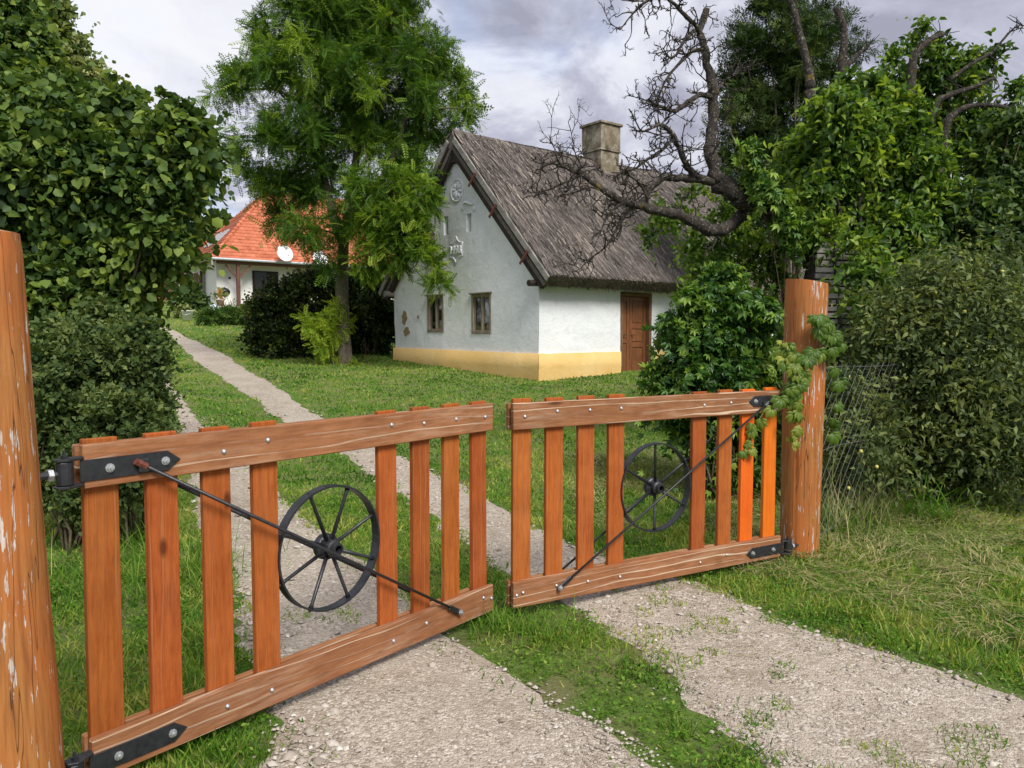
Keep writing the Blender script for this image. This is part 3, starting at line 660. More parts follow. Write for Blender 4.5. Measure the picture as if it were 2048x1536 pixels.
    for xx in (x0 + t / 2, x1 - t / 2): dr.box((xx, .10, 1.0), (t, .22, 2.06))
    dr.box(((x0 + x1) / 2, .10, zt_ - .05), (x1 - x0 - 2 * t - .002, .22, .1))
    d = dr.build('door', M['doorframe'], cot, bevel=.006)
    a0, a1 = x0 + t, x1 - t; ml = a0 + .34
    for b0, b1, pans in ((a0 + .004, ml - .004, ((.1, .82), (.92, 1.85))), (ml + .004, a1 - .004, ((.1, .72), (.84, 1.18), (1.3, 1.88)))):
        lf = MB(); lf.box(((b0 + b1) / 2, .14, 1.0), (b1 - b0, .03, 1.92)); lo = lf.build('door_leaf', M['door'], d)
        st = MB(); w_ = .085
        for xx in (b0 + w_ / 2 + .001, b1 - w_ / 2 - .001): st.box((xx, .115, 1.0), (w_, .022, 1.92))
        zs = [.04] + [z for p in pans for z in p] + [1.96]
        for i in range(0, len(zs), 2): st.box(((b0 + b1) / 2, .116, (zs[i] + zs[i + 1]) / 2), (b1 - b0 - 2 * w_ - .002, .02, zs[i + 1] - zs[i]))
        st.build('door_stiles', M['door'], d, bevel=.005)
        for p0, p1 in pans: MB().box(((b0 + b1) / 2, .120, (p0 + p1) / 2), (b1 - b0 - 2 * w_ - .05, .02, p1 - p0 - .05)).build('panel', M['door'], d, bevel=.009)
        MB().tube([(b0 + .05, .10, 1.02), (b0 + .05, .06, 1.02), (b0 + .15, .055, 1.03)], .011, 6).build('handle', M['iron'], d)
    MB().box(((x0 + x1) / 2, -.02, -.02), (x1 - x0 + .1, .5, .1)).build('door_step', M['chimney'], cot, bevel=.02)
    # fallen plaster
    rr = random.Random(4)
    for cy, cz, sx, sz, tilt in ((5.75, 1.52, .17, .20, -.5), (5.64, 1.13, .19, .13, .1), (5.05, 1.52, .05, .05, 0)):
        poly = []
        for i in range(18):
            a = i / 18 * 6.283; q = rr.uniform(.55, 1.15); yy, zz = math.cos(a) * sx * q, math.sin(a) * sz * q
            poly.append((yy * math.cos(tilt) - zz * math.sin(tilt), yy * math.sin(tilt) + zz * math.cos(tilt)))
        p = Vector((0, cy, cz)); wob = .035 * mnoise.noise(p * .8)
        MB().prism(poly, (wob - .018, cy, cz), (0, 1, 0), (0, 0, 1), (1, 0, 0), .05).build('bare_adobe_patch', M['adobe'], cot)
    # relief ornaments in the gable
    def wx(y, z): return .035 * mnoise.noise(Vector((0, y, z)) * .8) + .014 * mnoise.noise(Vector((0, y, z)) * 2.3 + Vector((5, 1, 2)))
    fy, fz = 3.17, 4.63; ro = MB(); xx = wx(fy, fz)
    ring = [(xx - .012, fy + .26 * math.cos(a), fz + .27 * math.sin(a)) for a in np.linspace(0, 2 * math.pi, 33)]
    ro.tube(ring, .025, 6, cap=False)
    ros = ro.build('flower_relief', M['white'], cot, smooth=True)
    for i in range(8):
        a = i * math.pi / 4 + .2; pts = [(xx - .004, fy + math.cos(a) * r_, fz + math.sin(a) * r_) for r_ in (.03, .08, .13, .18, .22)]
        MB().tube(pts, [.014, .034, .050, .040, .008], 8).build('petal', M['white'], ros, smooth=True)
    pts = [(wx(2.6, 4.2) - .006, y, z) for y, z in ((2.93, 4.12), (2.88, 4.24), (2.78, 4.28), (2.66, 4.24), (2.54, 4.20), (2.44, 4.22))]
    MB().tube(spline(pts, 4), [.016 + .026 * math.sin(math.pi * i / 20) for i in range(21)], 7).build('swirl_relief', M['white'], cot, smooth=True)
    MB().tube([(wx(2.42, 4.1) - .004, 2.42, z) for z in (4.19, 4.13, 4.07, 4.01)], [.012, .04, .05, .015], 8).build('drop_relief', M['white'], cot, smooth=True)
    sy, sz = 3.21, 3.16; st = MB(); xs = wx(sy, sz); poly = []
    for k in range(6):
        a0 = math.pi / 2 + k * math.pi / 3; A = Vector((math.cos(a0), math.sin(a0))) * .33; B = Vector((math.cos(a0 + math.pi / 3), math.sin(a0 + math.pi / 3))) * .33
        Mi = (A + B) * .5 * .62
        for i in range(6): t = i / 6; q = A * (1 - t) ** 2 + Mi * 2 * t * (1 - t) + B * t * t; poly.append((q.x, q.y))
    ring = [(xs - .012, sy + p[0], sz + p[1]) for p in poly] ; ring.append(ring[0])
    st.tube(ring, .024, 6, cap=False); sto = st.build('star_relief', M['white'], cot, smooth=True)
    fc = bpy.data.curves.new('year', 'FONT'); fc.body = '1998'; fc.size = .27; fc.extrude = .035; fc.bevel_depth = .008; fc.align_x = 'CENTER'; fc.align_y = 'CENTER'; fc.space_character = .95
    fo = bpy.data.objects.new('year_tmp', fc); C.objects.link(fo)
    me = bpy.data.meshes.new_from_object(fo.evaluated_get(bpy.context.evaluated_depsgraph_get())); bpy.data.objects.remove(fo)
    me.materials.clear()
    link('year_relief', me, M['white'], sto, (xs - .012, sy, sz - .01), (math.pi / 2, 0, -math.pi / 2))
cottage()

TH = .34                                             # thickness of the thatch
def thatch():
    q = math.hypot(SLP, 1); nb, nzz = -SLP / q, 1 / q                    # outward normal of the near slope in (y, z)
    X0, X1 = -.16, CLEN + .3; yb0 = -.33; yb1 = CW / 2 + TH * SLP / q     # ridge: both tops meet
    def top(x, yb, side, off=0.0):
        y = yb + nb * (TH + off); z = CWALL + SLP * yb + nzz * (TH + off)
        return np.stack([x, y if side == 0 else CW - y, z], -1)
    nx, ns = 110, 46; V = []; T = []; base = 0
    for side in (0, 1):
        X, S = np.meshgrid(np.linspace(X0, X1, nx), np.linspace(0, 1, ns)); yb = yb0 + (yb1 - yb0) * S
        off = .03 * (vnoise(X, S * 5, 1.1, side) - .5) * 2 + .03 * (vnoise(X, S * 5, 4, side + 3) - .5) - .05 * np.exp(-S / .02) * .6
        off = off - .05 * np.sin(np.pi * np.clip(X / CLEN, 0, 1)) * S
        P = top(X, yb, side, off).reshape(-1, 3); V.append(P); i = (np.arange(ns - 1)[:, None] * nx + np.arange(nx - 1)[None]).ravel() + base
        T.append(np.stack([i, i + 1, i + nx + 1, i + nx], 1)); base += nx * ns
        # eave face and soffit
        e = P[:nx].copy(); f = np.stack([e[:, 0], np.full(nx, yb0 + .02) if side == 0 else np.full(nx, CW - yb0 - .02), np.full(nx, CWALL + SLP * yb0 + .02) + .03 * (vnoise(e[:, 0], e[:, 0] * 0, 3, 9) - .5)], 1)
        g = np.stack([e[:, 0], np.full(nx, .3) if side == 0 else np.full(nx, CW - .3), np.full(nx, CWALL + SLP * .3 + .05)], 1)
        V += [e, f, g]; i = np.arange(nx - 1) + base
        T.append(np.stack([i, i + nx, i + nx + 1, i + 1], 1)); T.append(np.stack([i + nx, i + 2 * nx, i + 2 * nx + 1, i + nx + 1], 1)); base += 3 * nx
    roof = link('roof', np_mesh('roof', np.concatenate(V), np.concatenate(T)), M['thatch'], cot)
    for xe, nm in ((X0, 0), (X1, 1)):
        z_ = lambda yb: CWALL + SLP * yb
        for s in (0, 1):
            f = (lambda y: y) if s == 0 else (lambda y: CW - y)
            pl = [(f(yb0), z_(yb0)), (f(CW / 2), z_(CW / 2)), (f(CW / 2), z_(CW / 2) + TH * q - .06), (f(yb0 + nb * TH), z_(yb0) + nzz * TH)]
            MB().add([(xe, a, b) for a, b in pl], [(0, 1, 2, 3)]).build('thatch_end', M['thatch'], cot)
    r2 = np.random.default_rng(11); acc = Acc()
    tv = [(-.5, 0, 0), (.5, 0, 0), (-.4, 1, 0), (.4, 1, 0)]; tf = [(0, 1, 3), (0, 3, 2)]
    for side, n in ((0, 66000), (1, 4000)):
        x = r2.uniform(X0 - .03, X1, n); s = r2.random(n) ** .92; yb = yb0 + (yb1 - yb0) * s
        P = top(x, yb, side, r2.uniform(-.015, .04, n) - .05 * np.sin(np.pi * np.clip(x / CLEN, 0, 1)) * s)
        dn = np.array([0, -1 / q if side == 0 else 1 / q, -SLP / q]); nr = np.array([0, nb if side == 0 else -nb, nzz])
        cm = (vnoise(x, s * 8, 2.2, 12) - .5)
        D = dn + np.outer(r2.normal(0, .12, n) + cm * .12 + .05, [1, 0, 0]) + np.outer(r2.normal(-.015, .045, n), nr)
        N = nr + .55 * r2.normal(size=(n, 3)); L = np.minimum(r2.uniform(.18, .55, n), (yb - yb0) * q + r2.uniform(.0, .05, n))
        rnd = np.clip(.44 + .22 * r2.normal(size=n) + .20 * (vnoise(x, s * 6, 1.1, 41) - .5) + .12 * (vnoise(x, s * 6, 5, 42) - .5) + np.where(r2.random(n) < .09, .38, 0) - np.where(r2.random(n) < .12, .3, 0), 0, 1)
        acc.put(tv, tf, P, frames(D, N), np.stack([r2.uniform(.005, .012, n), L, L], 1), rnd)
    n = 9000; x = r2.uniform(X0, X1, n); t = r2.random(n)                  # cut reed ends along the eave
    f0 = top(x, np.full(n, yb0), 0); f1 = np.stack([x, np.full(n, yb0 + .03), np.full(n, CWALL + SLP * yb0)], 1)
    P = f0 * t[:, None] + f1 * (1 - t[:, None]) + np.array([0, .05, .05]); D = np.array([0, -1 / q, -SLP / q]) + r2.normal(0, .3, (n, 3))
    acc.put(tv, tf, P, frames(D, rvec(r2, n)), np.stack([r2.uniform(.008, .016, n), r2.uniform(.06, .12, n), np.ones(n)], 1), np.clip(r2.normal(.22, .16, n) + .18 * t, 0, .8))
    n = 5000; x = r2.uniform(X0, X1, n)                                    # the bent reeds over the ridge
    P = np.stack([x, CW / 2 + r2.normal(0, .10, n), np.full(n, CWALL + SLP * CW / 2 + TH * q - .01) - .05 * np.sin(np.pi * np.clip(x / CLEN, 0, 1))], 1); P[:, 2] -= .9 * np.abs(P[:, 1] - CW / 2)
    sg = np.where(r2.random(n) < .75, -1, 1); D = np.stack([r2.normal(0, .35, n), sg, np.full(n, -.75)], 1)
    acc.put(tv, tf, P, frames(D, np.array([0, 0, 1.0]) + .5 * r2.normal(size=(n, 3))), np.stack([r2.uniform(.008, .015, n), r2.uniform(.12, .35, n), np.ones(n)], 1), np.clip(r2.normal(.48, .2, n), 0, 1))
    o = acc.build('reeds', M['reed'], roof); tag(o, kind='stuff')
    # verge boards, dark rafters and rusty straps on both slopes of the gable
    for s in (0, 1):
        f = (lambda y: y) if s == 0 else (lambda y: CW - y); sg = 1 if s == 0 else -1
        def strip(o0, o1, ya, yb, x, d, name, mat, bev=.01):
            pl = [(f(ya + nb * o0), CWALL + SLP * ya + nzz * o0), (f(yb + nb * o0), CWALL + SLP * yb + nzz * o0), (f(yb + nb * o1), CWALL + SLP * yb + nzz * o1), (f(ya + nb * o1), CWALL + SLP * ya + nzz * o1)]
            return MB().prism(pl, (x, 0, 0), (0, 1, 0), (0, 0, 1), (1, 0, 0), d).build(name, mat, cot, bevel=bev)
        strip(.165, .315, -.36, CW / 2 + .05, -.225, .045, 'verge_board', M['greywood'], .015)
        strip(-.13, .13, -.30, CW / 2 - .03, -.15, .11, 'verge_rafter', M['darkwood'], .012)
        strip(.11, .16, -.30, CW / 2 - .03, -.19, .04, 'verge_lath', M['darkwood'], .005)
        for k in (.25, 1.38, 2.2): strip(-.14, .25, k, k + .045, -.26, .02, 'iron_strap', M['rust'], .003)
    MB().tube([(-.32, -.02, 2.14), (.1, -.02, 2.16)], .07, 8).build('wall_plate_end', M['darkwood'], cot)
    MB().tube([(-.30, CW + .05, 2.2), (.1, CW + .05, 2.2)], .08, 8).build('wall_plate_end', M['greywood'], cot)
    MB().box((-.03, CW / 2, 5.35), (.20, 1.0, .10)).build('collar_beam', M['darkwood'], cot)
    # chimney
    cy, cx = CW / 2 - .41, 4.62; ch = MB(); a, b = .80, .78
    ch.box((cx + b / 2, cy + a / 2, 5.86), (b - .05, a - .05, .80))
    co = ch.build('chimney', M['chimney'], cot, bevel=.012)
    MB().box((cx + b / 2, cy + a / 2, 6.285), (b + .03, a + .03, .05)).build('chimney_band', M['chimney'], co, bevel=.01)
    MB().box((cx + b / 2, cy + a / 2, 6.655), (b, a, .69)).build('chimney_shaft', M['chimney'], co, bevel=.012)
    MB().box((cx + b / 2, cy + a / 2, 7.035), (b + .10, a + .10, .07)).build('chimney_cap', M['chimney'], co, bevel=.008)
thatch()

# ================================================================== tiled house up the slope
HO = Vector((-16.24, 43, 3.38)); HRZ = math.atan2(.58, .81)
hou = empty('tiled_house', HO, HRZ, 'white house with orange clay tile hip roof behind the garden', 'house')
HX, HY = 14.0, 8.0
def house():
    body = MB(); body.box((HX / 2, HY / 2 + .3, 1.05), (HX, HY - .6, 3.3)); body.build('wall', M['cream'], hou)
    # window with shutters on the left wall
    f = MB().box((-.02, 3.9, 1.42), (.06, 1.0, 1.35)).build('window', M['whitepaint'], hou)
    for y in (3.67, 4.13): MB().box((-.055, y, 1.42), (.012, .36, 1.15)).build('pane', M['blackplastic'], f)
    for y0, ang in ((3.38, .45), (4.42, -.15)):
        s = MB(); sg = -1 if y0 < 3.9 else 1
        d = Vector((-math.sin(abs(ang)), sg * math.cos(ang), 0)); c = Vector((-.08, y0, 1.42)) + d * .27
        s.box(c, (.04, .54, 1.45), Matrix.Rotation(math.atan2(-d.x, d.y) if sg > 0 else math.atan2(d.x, -d.y), 3, 'Z'))
        s.build('shutter', M['brownwood'], hou, bevel=.005)
    # doorway and terrace
    dw = MB().box((2.75, .58, 1.05), (1.5, .08, 2.1)).build('doorway', M['darkwood'], hou)
    MB().box((2.45, .53, 1.05), (.7, .03, 1.95)).build('pane', M['blackplastic'], dw)
    MB().box((5.9, .58, 1.4), (1.2, .08, 1.2)).build('window', M['darkwood'], hou)
    MB().box((HX / 2 - .3, -.6, -.32), (HX + .6, 2.6, .5)).build('terrace', M['slope_terrace'], hou, bevel=.02)
    MB().box((.72, .59, 1.62), (.12, .04, .12)).build('wall_lamp', M['blackplastic'], hou)
    for x in (.95, 5.0, 9.0):
        p = MB().box((x, -.25, 1.13), (.19, .19, 2.42)).build('veranda_post', M['brownwood'], hou, bevel=.012)
        for sg in (-1, 1): MB().box((x + sg * .36, -.25, 1.93), (.1, .1, .95), Matrix.Rotation(sg * R(42), 3, 'Y')).build('brace', M['brownwood'], p)
    MB().box((HX / 2, -.25, 2.42), (HX + .4, .2, .18)).build('veranda_beam', M['brownwood'], hou)
    # hip roof
    E0, Z0, ZR, RUN = -.5, 2.56, 7.25, HY / 2 + .5
    cor = [Vector((E0, E0, Z0)), Vector((HX + .5, E0, Z0)), Vector((HX + .5, HY + .5, Z0)), Vector((E0, HY + .5, Z0))]
    ra, rb = Vector((HY / 2, HY / 2, ZR)), Vector((HX - HY / 2, HY / 2, ZR))
    sh = MB(); sh.add([c for c in cor] + [ra, rb], [(0, 1, 5, 4), (1, 2, 5), (2, 3, 4, 5), (3, 0, 4), (3, 2, 1, 0)])
    roof = sh.build('roof', M['tile'], hou)
    roof.data.attributes.new('rnd', 'FLOAT', 'POINT')
    rr = np.random.default_rng(5); acc = Acc()
    tv = [(-.5, 0, .03), (.5, 0, .03), (-.5, 1, .0), (.5, 1, .0), (-.28, -.10, .028), (.28, -.10, .028), (-.5, 0, -.03), (.5, 0, -.03)]
    tf = [(0, 1, 3), (0, 3, 2), (0, 4, 5), (0, 5, 1), (6, 5, 4), (6, 7, 5), (0, 6, 4), (1, 5, 7)]
    def face(a, b, c, d):
        """a-b eave, d-c ridge"""
        ev = (b - a).normalized(); nrm_ = (b - a).cross(d - a).normalized(); upv = nrm_.cross(ev); sl = (d - a).dot(upv); rows = int(sl / .29)
        for k in range(rows):
            t = (k * .29) / sl; l0 = (d - a).dot(ev) * t; l1 = (b - a).length - ((b - a).length - (c - a).dot(ev)) * t
            m = int((l1 - l0) / .245)
            if m < 1: continue
            u = l0 + (np.arange(m) + .5 + (.25 if k % 2 else -.25) * 0 + rr.normal(0, .01, m)) * (l1 - l0) / m
            P = np.array(a)[None] + u[:, None] * np.array(ev)[None] + np.array(upv) * (k * .29) + np.array(nrm_) * (.035 + rr.normal(0, .004, m))[:, None]
            Rm = np.tile(np.stack([np.array(ev), np.array(upv), np.array(nrm_)], 1)[None], (m, 1, 1))
            acc.put(tv, tf, P, Rm, np.stack([np.full(m, .25), np.full(m, .33), np.full(m, 1.0)], 1), np.clip(rr.normal(.5, .2, m), 0, 1))
    face(cor[0], cor[1], rb, ra); face(cor[3], cor[0], ra, ra); face(cor[1], cor[2], rb, rb); face(cor[2], cor[3], ra, rb)
    t = acc.build('roof_tiles', M['tile'], hou); tag(t, kind='stuff')
    for a, b in ((cor[0], ra), (cor[3], ra), (cor[1], rb), (cor[2], rb), (ra, rb)):
        m = int((b - a).length / .36); h = MB()
        for i in range(m):
            p = a.lerp(b, i / m); q = a.lerp(b, (i + 1.12) / m); u = Vector((0, 0, .04)); h.tube([p + u, q + u * .6], [.13, .105], 8)
        ho = h.build('ridge_tiles', M['tile'], hou, smooth=False); tag(ho, kind='stuff')
        at_ = ho.data.attributes.new('rnd', 'FLOAT', 'POINT'); at_.data.foreach_set('value', np.repeat(rr.normal(.5, .15, len(ho.data.vertices) // 16), 16).astype(np.float32))
    MB().tube([cor[0] + Vector((-.07, -.07, 0)), cor[1] + Vector((.07, -.07, 0))], .075, 8).build('gutter', M['gutter'], hou)
    MB().tube([cor[0] + Vector((-.08, -.07, 0)), cor[3] + Vector((-.08, .07, 0))], .075, 8).build('gutter', M['gutter'], hou)
    MB().tube([cor[0] + Vector((-.03, -.03, -.05)), cor[0] + Vector((.02, .02, -.35))], .055, 8).build('downpipe', M['gutter'], hou)
    # two skylights in the hip end
    ev = Vector((0, -1, 0)); a = cor[3]; nn = (cor[0] - cor[3]).cross(ra - cor[3]).normalized(); upv = nn.cross((cor[0] - cor[3]).normalized())
    mid = (cor[0] + cor[3]) / 2
    for y in (3.15, 4.75):
        c = Vector((E0, y, Z0)) + upv * 2.15 + nn * .09; rot = Matrix((ev, upv, nn)).transposed()
        s = MB().box(c, (.82, 1.3, .09), rot).build('skylight', M['gutter'], hou, bevel=.01)
        MB().box(c + nn * .05, (.62, 1.08, .012), rot).build('pane', M['skyglass'], s)
def mk_skyglass():
    m, t = new_mat('skylight glass'); return finish(m, t, (.03, .035, .04), .06, None, spec=.9)
M['skyglass'] = mk_skyglass()
house()
def hw(x, y, z): return HO + Matrix.Rotation(HRZ, 3, 'Z') @ Vector((x, y, z))
# satellite dishes mounted at the eave
for x, z, lab in ((3.35, 3.0, 'round white satellite dish at the eave, nearer the veranda post'), (5.45, 2.82, 'round white satellite dish at the eave, nearer the locust trunk')):
    p = hw(x, -.95, z); d = empty('satellite_dish', p, HRZ + R(8), lab, 'satellite dish', 'satellite dishes on the tiled house')
    pr = [(.0, 0), (.15, .008), (.30, .035), (.42, .07), (.49, .105), (.49, .115), (.42, .08), (.30, .045), (.0, .012)]
    o = MB().lathe(pr, (0, 0, 0), 'Y', 24).build('dish', M['plastic'], d, smooth=True); o.rotation_euler = (R(-18), 0, 0)
    MB().tube([(0, 0, -.4), (0, -.28, -.32), (0, -.5, -.12)], .014, 6).build('feed_arm', M['gutter'], d)
    MB().tube([(0, -.48, -.13), (0, -.56, -.06)], .035, 8).build('receiver', M['plastic'], d)
    MB().tube([(0, .02, 0), (0, .3, 0), (0, .42, -.32)], .025, 6).build('bracket', M['gutter'], d)
# dark red outbuilding further left
def red_house():
    o = at(372, 600, 58); r = empty('red_outbuilding', (o.x, o.y, gz(o.x, o.y) - .2), R(28), 'dark red building with white windows left of the tiled house', 'house')
    MB().box((-4, 2.5, 1.6), (8, 5, 3.6)).build('wall', M['redwall'], r)
    MB().prism([(-.5, 3.3), (5.5, 3.3), (2.5, 5.6)], (-8.3, 0, 0), (0, 1, 0), (0, 0, 1), (1, 0, 0), 8.6).build('roof', M['tile'], r).data.attributes.new('rnd', 'FLOAT', 'POINT')
    for x in (-.75, -1.9, -3.1, -4.6):
        w_ = MB().box((x, -.02, 1.75), (.72, .08, 1.5)).build('window', M['whitepaint'], r)
        for k in (-.17, .17): MB().box((x + k, -.07, 1.75), (.22, .03, 1.25)).build('pane', M['skyglass'], w_)
red_house()
# things on the terrace
def chair(loc, rz, label):
    c = empty('garden_chair', loc, rz, label, 'chair', 'wooden garden chairs on the terrace')
    for y in (-.2, -.1, 0, .1, .2): MB().box((0, y, .44), (.46, .08, .02)).build('seat_slat', M['brownwood'], c)
    for x in (-.22, .22):
        MB().tube([(x, .26, 0), (x, -.1, .45), (x, -.2, .62)], .02, 6).build('leg', M['brownwood'], c)
        MB().tube([(x, -.28, 0), (x, .18, .44), (x, .34, .98)], .02, 6).build('leg', M['brownwood'], c)
        MB().box((x, .0, .63), (.05, .45, .025)).build('armrest', M['brownwood'], c)
    for k in range(6): MB().box((0, .21 + .023 * k, .54 + .075 * k), (.42, .015, .05)).build('back_slat', M['brownwood'], c)
chair(hw(1.75, -.85, -.07), HRZ + R(-75), 'slatted wooden garden chair right of the veranda post')
chair(hw(2.55, -1.0, -.07), HRZ + R(180), 'wooden garden chair half hidden behind the dark shrub')
def grill():
    g = empty('kettle_grill', hw(.05, -.75, -.07), 0, 'black kettle grill behind the flower pot on the terrace', 'grill')
    MB().lathe([(.0, .55), (.14, .57), (.26, .66), (.30, .78), (.30, .80)], (0, 0, 0), n=18).build('bowl', M['blackplastic'], g, smooth=True)
    MB().lathe([(.31, .80), (.29, .90), (.18, 1.01), (.03, 1.05), (.03, 1.09)], (0, 0, 0), n=18).build('lid', M['blackplastic'], g, smooth=True)
    for a in (0, 2.1, 4.2): MB().tube([(.12 * math.cos(a), .12 * math.sin(a), .6), (.3 * math.cos(a), .3 * math.sin(a), 0)], .014, 6).build('leg', M['gutter'], g)
grill()
def potted():
    p = empty('potted_plant', hw(-.35, -1.35, -.07), 0, 'yellow red leafy plant in a clay pot at the house corner', 'plant')
    MB().lathe([(.14, 0), (.2, .28), (.22, .3), (.22, .34), (.0, .33)], (0, 0, 0), n=16).build('pot', M['adobe'], p, smooth=True)
    r = np.random.default_rng(3); P, Fm, S, rn, _ = foliage(r, [(np.array([0, 0, .68]), np.array([.38, .38, .36]))], 10, .5, 8, 6, .2, .11)
    Acc().put(*leaf_simple(.25), P, Fm, S, np.clip(rn + .3, 0, 1)).build('leaves', M['linden'], p)
    P, Fm, S, rn, _ = foliage(r, [(np.array([.05, -.05, .62]), np.array([.3, .3, .3]))], 6, .5, 5, 5, .2, .10)
    Acc().put(*leaf_simple(.25), P, Fm, S, rn).build('red_leaves', M['orangeleaf'], p)
potted()
def bundle():
    b = empty('covered_bundle', hw(-1.35, -2.1, -.35), HRZ, 'pale blue white cloth covered bundle left of the potted plant', 'bundle')
    vs = []; fs = []; n, m = 22, 8
    for j in range(m):
        t = j / (m - 1); z = .46 * math.sin(t * math.pi / 2); rr_ = math.cos(t * math.pi / 2) * .98 + .02
        for i in range(n):
            a = i / n * 2 * math.pi; q = 1 + .10 * math.sin(3 * a + 1) + .05 * math.sin(7 * a + j)
            vs.append((.72 * rr_ * q * math.cos(a), .4 * rr_ * q * math.sin(a), z * (1 + .1 * math.sin(2 * a))))
    for j in range(m - 1):
        for i in range(n): fs.append((j * n + i, j * n + (i + 1) % n, (j + 1) * n + (i + 1) % n, (j + 1) * n + i))
    fs.append(tuple((m - 1) * n + i for i in range(n)))
    MB().add(vs, fs).build('cloth', M['bluewhite'], b, smooth=True)
    MB().tube([(.1, -.42, .02), (.12, -.30, .36), (.15, .0, .50), (.2, .3, .3)], .02, 6).build('strap', M['darkwood'], b)
    MB().tube([(.1, .1, .48), (.35, -.2, .38), (.5, -.3, .1)], .02, 6).build('strap', M['darkwood'], b)
bundle()
def bucket():
    p = onground(375, 641); b = empty('plastic_bucket', p, 0, 'white plastic bucket standing on the lawn edge', 'bucket')
    MB().lathe([(.19, 0), (.25, .42), (.265, .42), (.265, .45), (.235, .45), (.18, .03), (0, .03)], (0, 0, 0), n=20).build('tub', M['plastic'], b, smooth=True)
    MB().tube([(-.26, 0, .4), (-.2, -.18, .3), (0, -.26, .24), (.2, -.18, .3), (.26, 0, .4)], .008, 5).build('handle', M['zinc'], b)
bucket()
def shed():
    o = at(1636, 560, 9.35); b = empty('wooden_shed', (o.x, o.y, gz(o.x, o.y)), R(14), 'old grey slatted shed hidden among the trees behind the gate post', 'shed')
    rr = random.Random(8)
    for k in range(16):
        MB().box((.24 + rr.uniform(-.015, .015), rr.uniform(-.006, .006), 1.42 + k * .078), (.56, .022, .058), Matrix.Rotation(rr.uniform(-.012, .012), 3, 'Y')).build('board', M['greywood2'], b)
    for x in (-.02, .48): MB().box((x, .07, 1.32), (.07, .09, 2.60)).build('post', M['darkwood'], b)
    MB().box((.30, .55, .72), (.70, .85, 1.44)).build('wall', M['darkwood'], b)
    MB().box((.23, .62, 2.66), (.62, 1.0, .04), Matrix.Rotation(R(-6), 3, 'X')).build('roof', M['darkwood'], b)
M['greywood2'] = wood('grey slat wood', 'X', (.30, .285, .27), (.15, .14, .13), (.42, .40, .38), None, 0, .85, False, 12)
shed()

# ================================================================== gates
A_L, B_L = Vector((-1.465, 2.61, 0)), Vector((-.104, 4.33, 0))
A_R, B_R = Vector((.0085, 4.35, 0)), Vector((1.919, 5.42, 0)); GL = 2.19
RAILY, SLATY = (0, .030), (.0305, .0595)
def rail_mesh(L, h, seed):
    m = MB(); m.box((0, 0, 0), (L, .03, h)); return m.mesh('rail', .0035)
slat_me = {}
def slat_mesh(kind):
    if kind not in slat_me:
        me = MB().box((0, 0, 0), (.118, .029, 1.185)).mesh('slat', .003); me.materials.append(M[kind]); slat_me[kind] = me
    return slat_me[kind]
bolt_me = MB().lathe([(.0105, 0), (.0105, .0025), (.0085, .006), (.005, .0085), (.0, .0092)], (0, 0, 0), 'Y', 10).mesh('bolt', smooth=True); bolt_me.materials.append(M['zinc'])
nut_me = MB().lathe([(.016, 0), (.016, .003)], (0, 0, 0), 'Y', 14).lathe([(.012, .003), (.012, .011)], (0, 0, 0), 'Y', 6).lathe([(.006, .011), (.006, .018)], (0, 0, 0), 'Y', 8).mesh('bolt'); nut_me.materials.append(M['zinc'])
